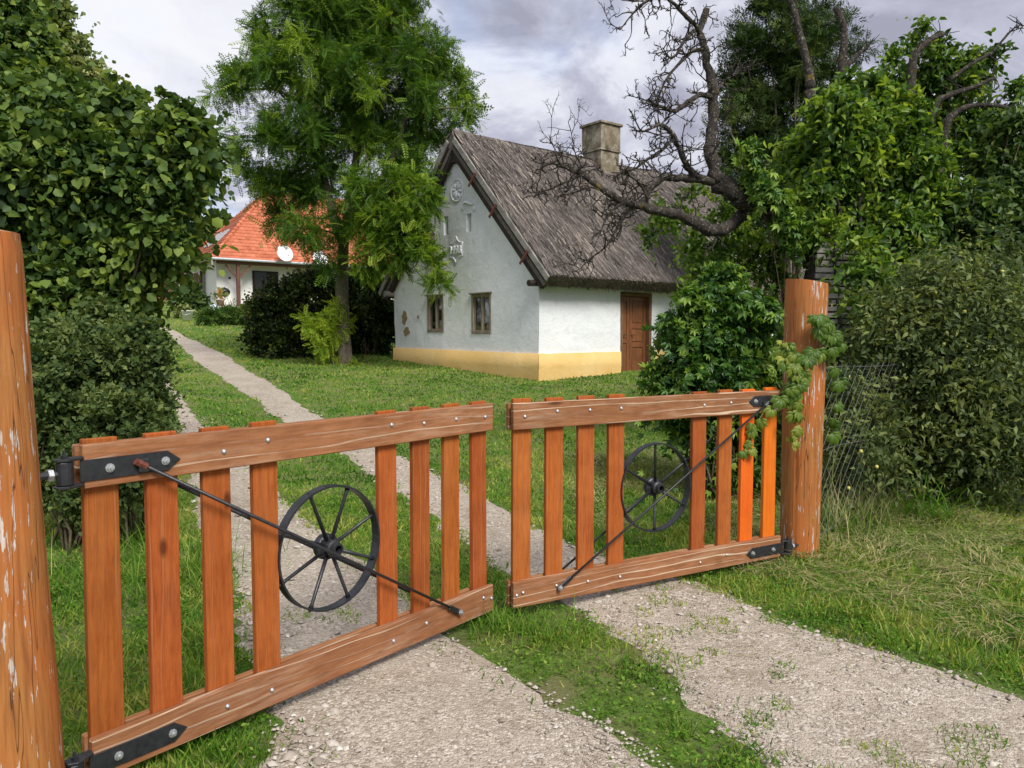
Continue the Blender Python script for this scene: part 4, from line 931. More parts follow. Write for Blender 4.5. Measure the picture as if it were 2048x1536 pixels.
def gate(name, A, B, slats, hinge, nsp, label, orange=()):
    """local x along the gate, -y towards the road, z up"""
    u = (B - A).normalized(); rz = math.atan2(u.y, u.x)
    g = empty(name, (A.x, A.y, 0), rz, label, 'gate', 'pair of wooden driveway gates')
    rr = random.Random(nsp)
    me = rail_mesh(GL, .152, 1); me.materials.append(M['rail'])
    for z in (1.112, .074):
        for y, nm in ((.015, 'front_rail'), (.0755, 'rear_rail')):
            o = link(nm, me, None, g, (GL / 2, y, z - (0 if y < .05 else .004)))
            if hinge == 'R' and z > 1: o.rotation_euler = (0, -.003, 0)
    for i, c in enumerate(slats):
        link('slat', slat_mesh('orange' if i in orange else 'slat'), None, g, (c, .045, .6125 + rr.uniform(-.004, .006)), (0, rr.uniform(-.004, .004), 0))
        for z in (1.118, .078):
            if (c < .36 and hinge == 'L') or (c > 1.85 and hinge == 'R'): continue
            link('bolt', bolt_me, None, g, (c + rr.uniform(-.012, .012), 0, z + rr.uniform(-.02, .02)))
    fe = GL - .02 if hinge == 'L' else .02
    link('bolt', bolt_me, None, g, (fe, 0, .075))
    # spoked iron wheel between the middle slats
    wc = Vector((1.07, .045, .598)); Ro = .287
    vs = []; fs = []; n = 56
    for k in range(n):
        a = 2 * math.pi * k / n
        for r_, y in ((Ro, -.024), (Ro, .024), (Ro - .009, .024), (Ro - .009, -.024)): vs.append((wc.x + r_ * math.cos(a), wc.y + y, wc.z + r_ * math.sin(a)))
    for k in range(n):
        k2 = (k + 1) % n
        for q in range(4): fs.append((k * 4 + q, k2 * 4 + q, k2 * 4 + (q + 1) % 4, k * 4 + (q + 1) % 4))
    wh = MB().add(vs, fs).build('wheel', M['iron'], g)
    a0 = R(22) if nsp == 8 else R(90)
    for k in range(nsp):
        a = a0 + k * 2 * math.pi / nsp; d = Vector((math.cos(a), 0, math.sin(a)))
        MB().tube([wc + d * .03, wc + d * (Ro - .03), wc + d * (Ro - .007)], [.0095, .0080, .0125], 8).build('spoke', M['iron'], wh, smooth=True)
        MB().tube([wc + d * (Ro - .003), wc + d * (Ro + .006)], [.009, .006], 8).build('rivet', M['iron'], wh)
    MB().lathe([(.018, .0), (.058, .0), (.060, .012), (.060, .036), (.052, .042), (.038, .046), (.036, .066), (.040, .068), (.040, .080), (.030, .086), (.028, .112), (.019, .112), (.017, .05), (.0, .05)], wc + Vector((0, .045, 0)), 'Y', 22).build('hub', M['iron'], wh)
    for k in range(6):
        a = k * math.pi / 3 + .3; MB().lathe([(.009, 0), (.009, .008)], wc + Vector((.048 * math.cos(a), .006, .048 * math.sin(a))), 'Y', 6).build('hub_bolt', M['iron'], wh)
    # strap hinges
    sgn = 1 if hinge == 'L' else -1; x0 = 0.0 if hinge == 'L' else GL; hx = x0 - sgn * .062
    for z, ln in ((1.100 if hinge == 'L' else 1.122, .345), (.062, .345)):
        poly = [(-.012, -.037), (ln - .05, -.037), (ln, 0), (ln - .05, .037), (-.012, .037)]
        st = MB().prism([(x0 + sgn * a, b) for a, b in poly], (0, -.0065, z), (1, 0, 0), (0, 0, 1), (0, 1, 0), .006).build('strap_hinge', M['iron'], g, bevel=.0012)
        for a in (.085, .285): link('bolt', nut_me, None, st, (x0 + sgn * a, -.0065, z))
        for dz in (-.046, .046):
            MB().prism([(x0 + sgn * .0, -.0), (x0 - sgn * .062, -.03), (x0 - sgn * .092, -.012), (x0 - sgn * .092, .022), (x0 - sgn * .062, .036), (x0 + sgn * .0, .03)], (0, -.01, z + dz - .005), (1, 0, 0), (0, 1, 0), (0, 0, 1), .010).build('hinge_plate', M['iron'], st, bevel=.002)
        MB().lathe([(.024, -.04), (.027, -.036), (.027, .036), (.024, .04)], (hx, -.007, z), 'Z', 16).build('hinge_barrel', M['iron'], st, smooth=False)
        MB().lathe([(.012, .051), (.012, .062), (.006, .064), (.005, .078)], (hx, -.007, z), 'Z', 6).build('hinge_pin', M['iron'], st)
        MB().tube([(hx - sgn * .022, -.007, z), (hx - sgn * .13, .0, z)], .012, 8).build('eye_bolt', M['iron'], st)
        MB().lathe([(.021, -.008), (.021, .008)], (hx - sgn * .046, -.007, z), 'X', 6).build('eye_nut', M['zinc'], st)
    # diagonal tension rods, front and back
    for y in (-.018, .112):
        a = Vector((x0 + sgn * .20, y, 1.095)); b = Vector((x0 + sgn * 1.875, y, .085)); d = (b - a).normalized()
        ro = MB().tube([a, b], .0072, 8).build('tension_rod', M['iron'], g, smooth=True)
        MB().tube([a - d * .035, a + d * .01], .0135, 6).build('rod_nut', M['rust'] if (hinge == 'L' and y < 0) else M['iron'], ro)
        MB().box(a + Vector((0, .006 if y < 0 else -.006, 0)), (.038, .022, .05)).build('rod_bracket', M['iron'], ro, bevel=.004)
        tb = Matrix.Rotation(math.atan2(-d.z, d.x), 3, 'Y')
        MB().box(b - d * .03, (.11, .012, .026), tb).build('rod_tab', M['iron'], ro, bevel=.003)
        if y < 0: link('bolt', nut_me, None, ro, (b.x + d.x * .012, y - .006, b.z + d.z * .012))
    return g
gate('driveway_gate', A_L, B_L, (.070, .291, .513, .733, 1.420, 1.650, 1.880, 2.108), 'L', 8, 'left wooden slat gate with eight spoked black iron wheel')
gate('driveway_gate', A_R, B_R, (.074, .297, .525, .752, 1.434, 1.670, 1.878, 2.10), 'R', 6, 'right wooden slat gate with six spoked wheel and two bright orange slats', (6, 7))
def gate_post(base, top, r0, r1, label, seed):
    base, top = Vector(base), Vector(top); rr = random.Random(seed); n, m = 84, 30; vs = []; fs = []
    L = top - base; cracks = [(rr.uniform(0, 6.28), rr.uniform(.2, .9), rr.uniform(.004, .009)) for _ in range(9)]
    for j in range(m):
        t = j / (m - 1); c = L * t
        for i in range(n):
            a = 2 * math.pi * i / n; r_ = r0 + (r1 - r0) * t
            r_ *= 1 + .012 * math.cos(4 * a + seed) + .035 * mnoise.noise(Vector((math.cos(a), math.sin(a), t * 1.6 + seed)) * 1.3) + .008 * mnoise.noise(Vector((math.cos(a) * 4, math.sin(a) * 4, t * 3 + seed)))
            for ca, ct, cd in cracks:
                da = abs((a - ca - .12 * math.sin(3 * t + ca) + math.pi) % (2 * math.pi) - math.pi); r_ -= cd * 1.6 * max(0, 1 - da / .045) * max(0, 1 - abs(t - ct) / .62)
            if j == m - 1: r_ -= .004
            vs.append((c.x + r_ * math.cos(a), c.y + r_ * math.sin(a), c.z + (-.018 * math.cos(a + .4) + .008 * mnoise.noise(Vector((math.cos(a), math.sin(a), seed))) if j == m - 1 else 0)))
    for j in range(m - 1):
        for i in range(n): fs.append((j * n + i, j * n + (i + 1) % n, (j + 1) * n + (i + 1) % n, (j + 1) * n + i))
    p = empty('gate_post', base, 0, label, 'post', 'round log gate posts')
    MB().add(vs, fs).build('log', M['post'], p, smooth=True)
    k = [Vector(v) for v in vs[-n:]]; ce = L + Vector((0, 0, .006))
    MB().add([ce] + k, [(0, 1 + i, 1 + (i + 1) % n) for i in range(n)]).build('cut_top', M['endgrain'], p)
    return p
gate_post((-1.612, 2.425, -.25), (-1.675, 2.43, 1.90), .150, .120, 'thick stained log post at the left picture edge', 1)
gate_post((2.125, 5.62, -.25), (2.135, 5.62, 1.97), .136, .147, 'thick stained log post with flaking paint and vine on the right', 2)

# ================================================================== vegetation
def tree(name, label, cat, base, crown_mat, bark, group=None):
    return empty(name, base, 0, label, cat, group)
def put_local(acc, root): pass
def crown(root, acc, mat, name='crown'):
    o = acc.build(name, mat, root); o.location = -root.location; return o
def trunk_obj(root, mb, mat, name='trunk', smooth=True):
    o = mb.build(name, mat, root, smooth=smooth); o.location = -root.location; return o
def limbs_to(mb, rng, stems, targets, r0, r1, jit=.05, n=7, sides=6, rise=.25):
    """curved boughs from the nearest lower stem point to each clump"""
    st = [Vector(p) for p in stems]
    for tg in targets:
        tg = Vector(tg); best = min(st, key=lambda p: (p - tg).length + max(0, p.z - tg.z + .2) * 2.0)
        mid = best.lerp(tg, .5) + Vector((0, 0, rise * (tg - best).length * .5)); pts = bez(best, mid, tg, n, rng, jit)
        mb.tube(pts, [r0 + (r1 - r0) * (i / (n - 1)) ** .7 for i in range(n)], sides)

# ---- locust tree beside the cottage
def locust():
    rng = random.Random(21); r = np.random.default_rng(21)
    base = onground(691, 729); base.z -= .05; Y = base.y
    root = empty('locust_tree', base, 0, 'tall locust tree with feathery leaves in front of the cottage gable', 'tree')
    st = [(692, 735, 0), (688, 690, 0), (686, 640, 0), (684, 580, 0), (686, 520, 0), (688, 480, 0), (697, 420, -.1), (708, 350, -.15), (718, 270, -.1), (722, 190, 0), (728, 100, 0), (730, 20, 0)]
    mains = spline([at(x, y, Y + d) for x, y, d in st], 3); m = MB(); k = len(mains)
    m.tube(mains, [.235 if i == 0 else max(.025, .185 * (1 - i / k) ** .8 + .02) for i in range(k)], 12, jit=.05, rng=rng)
    s2 = spline([at(x, y, Y + d) for x, y, d in ((688, 490, 0), (668, 440, .2), (652, 370, .3), (628, 290, .3), (600, 200, .2), (585, 110, .1))], 3)
    m.tube(s2, [.13 * (1 - i / len(s2)) + .02 for i in range(len(s2))], 9, jit=.05, rng=rng)
    s3 = spline([at(x, y, Y + d) for x, y, d in ((690, 470, 0), (735, 400, -.7), (780, 330, -.9), (810, 240, -.6), (820, 130, -.3))], 3)
    m.tube(s3, [.12 * (1 - i / len(s3)) + .02 for i in range(len(s3))], 9, jit=.05, rng=rng)
    s4 = spline([at(x, y, Y + d) for x, y, d in ((735, 400, -.7), (780, 400, -1.4), (830, 420, -1.8), (870, 470, -2.0))], 3)
    m.tube(s4, [.06 * (1 - i / len(s4)) + .012 for i in range(len(s4))], 7)
    bl = [(700, -50, 80), (620, -40, 70), (790, -30, 70), (700, 30, 85), (620, 25, 75), (785, 50, 85), (555, 50, 60), (850, 105, 75), (900, 170, 52), (525, 115, 60), (478, 160, 48), (600, 130, 85), (720, 140, 95), (815, 190, 85), (530, 280, 55), (475, 285, 35), (590, 250, 75), (690, 270, 85), (790, 290, 75), (870, 250, 55), (640, 360, 75), (560, 365, 62), (740, 370, 70, -.6), (520, 340, 40), (600, 455, 50), (560, 440, 40), (680, 440, 45), (650, 510, 30), (925, 215, 26), (440, 175, 26),
          (660, 80, 70), (760, 210, 70), (650, 190, 70), (830, 340, 50, -1)]
    blobs = PB([(x, y, r_, *(e or (0,)), .68) for x, y, r_, *e in bl], Y - .2, 1.0, rng, .9)
    near = PB([(785, 390, 50, -1.5), (835, 385, 34, -1.9), (775, 445, 52, -1.6), (735, 465, 40, -1.3), (825, 430, 40, -1.9), (850, 500, 26, -2.1), (785, 505, 42, -1.7), (735, 525, 34, -1.4), (862, 540, 22, -2.2), (882, 572, 15, -2.2), (860, 410, 22, -1.9), (830, 480, 30, -1.9)], Y, .9)
    a = Acc(); P, Fm, S, rn, SC = foliage(r, blobs, 18, .30, 10, 5, .42, .285, .0, .35, .6, light=.0, shell=.25, flat=.9)
    a.put(*leaf_pinnate(6), P, Fm, S, rn)
    P, Fm, S, rn, SC2 = foliage(r, near, 13, .40, 9, 4, .24, .26, .1, .22, .6, light=.24, shell=.25, flat=1.4)
    a.put(*leaf_pinnate(7), P, Fm, S, rn)
    limbs_to(m, rng, mains[8:] + s2[3:] + s3[3:], [tuple(b[0]) for b in blobs], .045, .012, .06)
    limbs_to(m, rng, s4, [tuple(b[0]) for b in near], .02, .008, .03)
    limbs_to(m, rng, [Vector(b[0]) for b in blobs], [tuple(p) for p in SC[::2]], .014, .005, .02, 4, 4)
    trunk_obj(root, m, M['bark']); crown(root, a, M['locust'])
locust()
def sapling():
    r = np.random.default_rng(4); rng = random.Random(4); b = onground(668, 727); root = empty('locust_sapling', b, 0, 'yellow green locust sapling at the foot of the tall tree', 'sapling')
    m = MB(); Y = b.y - .35; a = Acc(); bl = []
    for pts in (((668, 735), (660, 690), (655, 650), (670, 612)), ((662, 700), (640, 660), (605, 645)), ((660, 690), (680, 660), (694, 645)), ((662, 710), (650, 690), (635, 680)), ((668, 728), (690, 735), (715, 737))):
        s = spline([at(x, y, Y) for x, y in pts], 3); m.tube(s, [.018 * (1 - i / len(s)) + .004 for i in range(len(s))], 5)
    bl = PB([(674, 616, 12), (652, 638, 16), (608, 640, 10), (685, 648, 12), (636, 662, 16), (664, 668, 16), (648, 692, 14), (620, 655, 8), (712, 735, 8), (680, 735, 7)], Y, .8)
    P, Fm, S, rn, _ = foliage(r, bl, 6, .5, 5, 3, .18, .24, .1, .3, .7, light=.5, flat=1.4); a.put(*leaf_pinnate(6, .075, .22), P, Fm, S, rn)
    trunk_obj(root, m, M['greentwig'], 'stem'); crown(root, a, M['sapling'], 'leaves')
M['sapling'] = leaf_mat('young locust leaves', (.06, .14, .015), (.16, .29, .03), (.36, .46, .05), .45, .5, .2)
sapling()

def shrub(name, label, bl, Y, mat, leaf, seed, base_px, cat='shrub', dsc=1.0, stems=10, stem_mat='twig', stem_r=.02, group=None, jit=.0, limbs=True, bY=None, extra=None, **kw):
    r = np.random.default_rng(seed); rng = random.Random(seed)
    bx = at(base_px[0], base_px[1], bY or Y); b = G(bx.x, bx.y)
    root = empty(name, b, 0, label, cat, group); blobs = PB(bl, Y, dsc, rng, jit)
    for c, rr_ in blobs: c[2] = max(c[2], gz(c[0], c[1]) + rr_[2] * .75)
    a = Acc(); P, Fm, S, rn, SC = foliage(r, blobs, **kw); ok = P[:, 2] > zt(P[:, 0], P[:, 1]) + .03
    a.put(*leaf, P[ok], Fm[ok], S[ok], rn[ok])
    m = MB()
    if limbs:
        for c in SC[:: max(1, len(SC) // (stems * 4))]:
            p0 = b + Vector((rng.gauss(0, .12), rng.gauss(0, .12), -.05)); c = Vector(c); mid = p0.lerp(c, .45) + Vector((0, 0, .25 * (c - p0).length)); pts = bez(p0, mid, c, 7, rng, .03)
            m.tube(pts, [stem_r * (1 - .75 * i / 6) for i in range(7)], 5)
        trunk_obj(root, m, M[stem_mat], 'stems')
    crown(root, a, M[mat], 'foliage'); return root, SC, blobs

# ---- left side
shrub('linden_tree', 'pale green flowering linden crown behind the hazel at top left', [(20, 60, 110), (100, 110, 75), (60, 180, 95), (160, 150, 50), (205, 215, 48), (185, 170, 34), (10, 240, 90), (110, 30, 40), (225, 240, 28)], 12.5, 'linden', leaf_oval(.42), 31, (60, 700), 'tree', stems=6, stem_r=.09, sub=24, subr=.36, tw=14, nl=7, tl=.3, ls=.085, droop=.35, light=.0, stem_mat='bark')
hz = [(60, 305, 120), (180, 330, 105), (236, 305, 64), (291, 265, 34), (326, 290, 30), (346, 340, 29), (276, 360, 60), (230, 430, 120), (100, 460, 130), (262, 450, 47), (302, 415, 32), (207, 530, 65), (170, 560, 115), (60, 570, 90), (253, 520, 26), (223, 590, 24), (283, 480, 15), (250, 255, 50), (130, 215, 60), (227, 680, 18, -0.6), (242, 745, 12, -1), (205, 620, 51), (307, 385, 24), (30, 215, 70), (346, 300, 20), (369, 345, 18), (325, 400, 16), (306, 470, 11), (345, 255, 14), (335, 228, 20), (285, 210, 24), (375, 248, 15), (230, 205, 26), (398, 300, 13), (402, 340, 11), (392, 268, 9), (50, 190, 85, 0.7), (150, 215, 62, 0.5), (40, 95, 60, 1.2), (220, 235, 40, 0.3), (10, 20, 60, 1.6)]
shrub('hazel_bush', 'tall hazel bush with big rounded leaves on the left', hz, 7.6, 'hazel', leaf_oval(.44, .2), 32, (200, 990), 'bush', .95, 14, 'bark', .035, None, .45, sub=27, subr=.28, tw=13, nl=7, tl=.34, ls=.073, droop=.6, out=.85, lsvar=.42, light=.09, shell=.35, flat=.75, loose=.28, lmax=1.5)
sb = [(150, 700, 60), (230, 700, 70), (295, 720, 42), (120, 760, 60), (190, 790, 85), (270, 790, 62), (310, 850, 34), (240, 870, 80), (150, 880, 80), (110, 830, 50), (200, 950, 75), (130, 970, 55), (280, 900, 45), (100, 900, 40), (215, 650, 38), (120, 690, 34), (170, 1000, 40), (255, 960, 40)]
shrub('privet_bush', 'fine leaved green bush behind the left gate hinge', sb, 5.9, 'hedge', leaf_diamond(.3), 33, (190, 1030), 'bush', 1.0, 16, 'twig', .012, None, .35, sub=28, subr=.42, tw=19, nl=9, tl=.17, ls=.041, droop=.15, out=.8, lsvar=.3, light=.08, shell=.35, flat=.5, up=.35, loose=.42, lmax=1.6)
# ---- around the lawn
shrub('evergreen_shrub', 'broad dark evergreen shrub behind the locust trunk', [(560, 625, 58), (625, 600, 60), (530, 670, 44), (600, 665, 62), (660, 650, 62), (590, 575, 34), (640, 565, 34), (505, 690, 24), (560, 695, 34), (650, 690, 40), (700, 610, 50), (515, 625, 30)], 22.8, 'yew', leaf_diamond(.33), 34, (600, 722), 'shrub', 1.0, 14, 'twig', .03, None, .3, sub=34, subr=.40, tw=16, nl=8, tl=.34, ls=.092, droop=.05, up=.35, out=.8, shell=.35)
shrub('dark_shrub', 'shaded dark shrub between locust trunk and cottage corner', [(740, 640, 48), (770, 680, 34), (725, 690, 36), (750, 600, 30), (775, 630, 26), (735, 570, 34)], 23.2, 'yew', leaf_diamond(.33), 35, (750, 722), 'shrub', .8, 8, 'twig', .03, None, .2, sub=26, subr=.40, tw=15, nl=8, tl=.34, ls=.095, droop=.05, up=.2, out=.8, shell=.35, light=-.08)  # leaf tone lowered: shade under the locust is put into the colour
shrub('spreading_juniper', 'low spreading bright green juniper in front of the terrace', [(430, 634, 16, 0, .6), (460, 631, 18, 0, .6), (490, 636, 19, 0, .6), (422, 643, 13, 0, .6), (452, 646, 17, 0, .6), (487, 648, 16, 0, .6), (512, 634, 18, 0, .6), (408, 634, 11, 0, .6)], 33.2, 'sprjuniper', leaf_spray(8, .06), 36, (455, 655), 'shrub', 1.3, 6, 'twig', .02, None, .3, sub=16, subr=.4, tw=9, nl=5, tl=.32, ls=.28, droop=.1, up=.05, out=.9)
shrub('window_shrub', 'round dark shrub under the shuttered house window', [(380, 590, 22), (398, 600, 18), (365, 600, 18), (385, 575, 12), (355, 590, 14)], 39.5, 'darkleaf', leaf_diamond(.35), 37, (385, 618), 'shrub', 1.0, 5, 'twig', .02, None, .2, sub=22, subr=.4, tw=14, nl=6, tl=.4, ls=.15)
shrub('flower_bed_plant', 'yellow green low plant beside the white bucket', [(395, 630, 9), (360, 625, 11), (372, 618, 8)], 36.2, 'linden', leaf_diamond(.35), 38, (385, 640), 'plant', 1.0, 3, 'twig', .01, None, .1, sub=12, subr=.4, tw=8, nl=5, tl=.25, ls=.12)
shrub('distant_tree', 'far green tree rising behind the tiled house at its left', [(455, 455, 26), (420, 470, 34), (440, 440, 20), (385, 490, 40), (480, 475, 20)], 64, 'darkleaf', leaf_diamond(.4), 39, (430, 600), 'tree', 1.0, 4, 'bark', .12, None, .5, sub=26, subr=.36, tw=12, nl=6, tl=.7, ls=.3, light=.12)

# ---- right side: junipers, pear trees, hedge
jn = [(1500, 100, 55), (1560, 60, 70), (1610, 110, 65), (1540, 170, 70), (1500, 220, 60), (1590, 230, 75), (1640, 60, 48), (1550, 10, 60), (1470, 160, 40), (1650, 170, 50), (1480, 290, 50), (1550, 310, 75), (1630, 310, 70), (1500, 360, 50), (1590, 390, 80), (1690, 60, 26), (1715, 110, 22), (1445, 240, 28), (1450, 320, 30), (1610, 460, 70), (1520, 440, 50), (1480, 70, 26)]
shrub('juniper_tree', 'tall dark juniper tree rising behind the bare branches', jn, 17.5, 'juniper', leaf_spray(8, .055), 41, (1570, 700), 'tree', .9, 4, 'bark', .05, None, .7, sub=22, subr=.36, tw=10, nl=5, tl=.4, ls=.185, droop=.0, up=.45, out=.7, shell=.3)
pr = [(1720, 200, 62), (1660, 230, 50), (1780, 230, 60), (1700, 290, 75), (1620, 300, 45), (1790, 320, 70), (1740, 370, 70), (1660, 370, 50), (1840, 400, 55), (1800, 440, 60), (1700, 450, 55), (1880, 390, 40), (1850, 320, 38), (1900, 430, 36), (1620, 350, 30), (1765, 530, 45), (1735, 540, 34, -1.5), (1722, 480, 30, -1.4), (1650, 455, 26, -1.3), (1810, 520, 50)]
proot, psc, pbl = shrub('pear_tree', 'leafy bright green pear tree right of the bare branches', pr, 10.3, 'pear', leaf_oval(.27, .32), 42, (1700, 900), 'tree', .9, 7, 'lichen', .05, None, .5, bY=9.6, sub=20, subr=.28, tw=11, nl=7, tl=.36, ls=.090, droop=.6, out=.6, lsvar=.3, light=.10, shell=.35, flat=.7, loose=.45, lmax=1.65)
pr2 = [(1880, 110, 34), (1850, 70, 22), (1910, 160, 40), (1850, 160, 30), (1945, 130, 30), (1935, 185, 36), (1880, 210, 36), (1960, 220, 26), (1800, 120, 18), (1795, 150, 22), (1990, 110, 16), (1920, 260, 40), (1860, 270, 36), (2010, 240, 34), (2035, 180, 22), (1975, 260, 34), (1815, 210, 40), (1850, 220, 34), (1790, 180, 22), (1900, 310, 40), (1960, 310, 40)]
shrub('pear_tree', 'sparser olive leaved pear tree against the sky at top right', pr2, 11.8, 'pear', leaf_oval(.27, .32), 43, (1900, 850), 'tree', .9, 5, 'lichen', .045, None, .3, sub=11, subr=.45, tw=8, nl=6, tl=.3, ls=.092, droop=.5, out=.6, light=0, shell=.3)
dk = [(2030, 260, 50), (2000, 340, 65), (2060, 330, 70), (1960, 400, 60), (2030, 430, 80), (1950, 480, 70), (2040, 530, 80), (1960, 560, 70), (1890, 530, 60), (2010, 620, 80), (1900, 610, 60), (2090, 450, 80), (2080, 650, 90), (1840, 590, 50), (1700, 610, 60), (1760, 640, 60), (1640, 620, 50), (1600, 660, 40), (1620, 730, 45), (1680, 700, 55)]
shrub('elder_thicket', 'dense dark green thicket filling the right edge behind the fence', dk, 10.2, 'darkleaf', leaf_oval(.27, .25), 44, (1900, 900), 'bush', .9, 14, 'twig', .025, None, .5, bY=9.8, sub=20, subr=.38, tw=13, nl=6, tl=.38, ls=.095, droop=.5, out=.7, lsvar=.3, shell=.3, flat=.7)
fg = [(1800, 600, 55, -0.55), (1880, 590, 60, -0.9), (1950, 640, 70, -0.9), (1840, 680, 75, -0.9), (1760, 690, 50, -0.2), (1920, 730, 85, -0.9), (1990, 740, 80, -0.9), (1800, 770, 75, -0.55), (1740, 790, 50, -0.2), (1880, 820, 80, -0.9), (1970, 840, 80, -0.9), (2040, 800, 80, -0.9), (1800, 870, 65, -0.55), (1730, 860, 45, -0.2), (1890, 910, 62, -0.9), (1970, 930, 55, -0.9), (1830, 950, 45, -0.55), (1760, 930, 40, -0.2), (2050, 900, 60, -0.9), (2060, 660, 70, -0.9), (1960, 570, 50, -0.9), (1700, 830, 36, -0.2), (1690, 900, 32, -0.2), (2000, 520, 40, -0.9), (1940, 985, 34, -0.6), (2010, 960, 40, -0.3), (1690, 880, 42, -1.15), (1740, 930, 44, -1.15), (1700, 810, 44, -1.15), (1760, 860, 44, -1.2), (1680, 760, 40, -1.2), (1790, 940, 40, -1.0)]
froot, fsc, fbl = shrub('wild_pear_bush', 'grey green wild pear bush with yellow fruit growing through the fence', fg, 8.1, 'wildpear', leaf_simple(.22, .16, .28), 45, (1880, 985), 'bush', .85, 14, 'twig', .022, None, .35, bY=8.0, sub=22, subr=.36, tw=11, nl=9, tl=.5, ls=.056, droop=.3, out=.8, lsvar=.35, light=.06, shell=.25, flat=.4, loose=.4, lmax=1.75)
rgx = random.Random(3); frm = MB().lathe([(.0, -.016), (.012, -.012), (.017, 0), (.012, .013), (.0, .017)], (0, 0, 0), 'Z', 8).mesh('fruit', smooth=True); frm.materials.append(M['fruit'])
for p in rgx.sample(list(fsc), 46):
    p = Vector(p); d = (Vector((0, 0, H)) - p).normalized(); q = p + d * rgx.uniform(.12, .26) + Vector((rgx.gauss(0, .06), 0, rgx.gauss(0, .06)))
    o = link('fruit', frm, None, froot); o.location = q - froot.location
shrub('yellow_shoots', 'bright yellow green shoots beside the log post in the thicket', [(1770, 590, 30), (1740, 620, 26), (1800, 640, 24), (1850, 560, 20)], 9.1, 'vine', leaf_simple(.28, .12, .3), 46, (1720, 930), 'plant', .8, 2, 'twig', .006, None, .2, sub=12, subr=.45, tw=8, nl=6, tl=.3, ls=.085, droop=.5, light=.1)
# creeper covered bush behind the right gate
cb = [(1430, 640, 75), (1370, 680, 52), (1480, 640, 62), (1400, 600, 36), (1470, 590, 42), (1500, 690, 62), (1430, 720, 75), (1350, 740, 46), (1520, 620, 36), (1390, 780, 62), (1470, 790, 70), (1530, 760, 45), (1340, 800, 40), (1430, 850, 62), (1490, 880, 55), (1380, 860, 42), (1540, 860, 40), (1440, 930, 40), (1510, 940, 36), (1340, 640, 24), (1440, 560, 24)]
croot, csc, cbl = shrub('creeper_bush', 'glossy five leaved creeper bush behind the right gate', cb, 7.6, 'creeper', leaf_palmate(), 47, (1440, 985), 'bush', .8, 12, 'twig', .014, None, .2, sub=15, subr=.44, tw=9, nl=4, tl=.26, ls=.072, droop=.55, out=.8, lsvar=.3, light=.04, shell=.4, flat=.7, loose=.32, lmax=1.55)
shrub('creeper_shoots', 'light green creeper shoots hanging over the old branch', [(1490, 290, 14), (1505, 310, 18), (1515, 345, 20), (1530, 380, 24), (1555, 400, 26), (1585, 430, 26), (1575, 470, 24), (1470, 545, 24), (1380, 585, 18), (1430, 555, 20)], 9.4, 'creeper', leaf_palmate(), 48, (1590, 800), 'plant', .7, 1, 'twig', .005, None, .1, sub=7, subr=.5, tw=4, nl=4, tl=.18, ls=.09, droop=.7, light=.28)

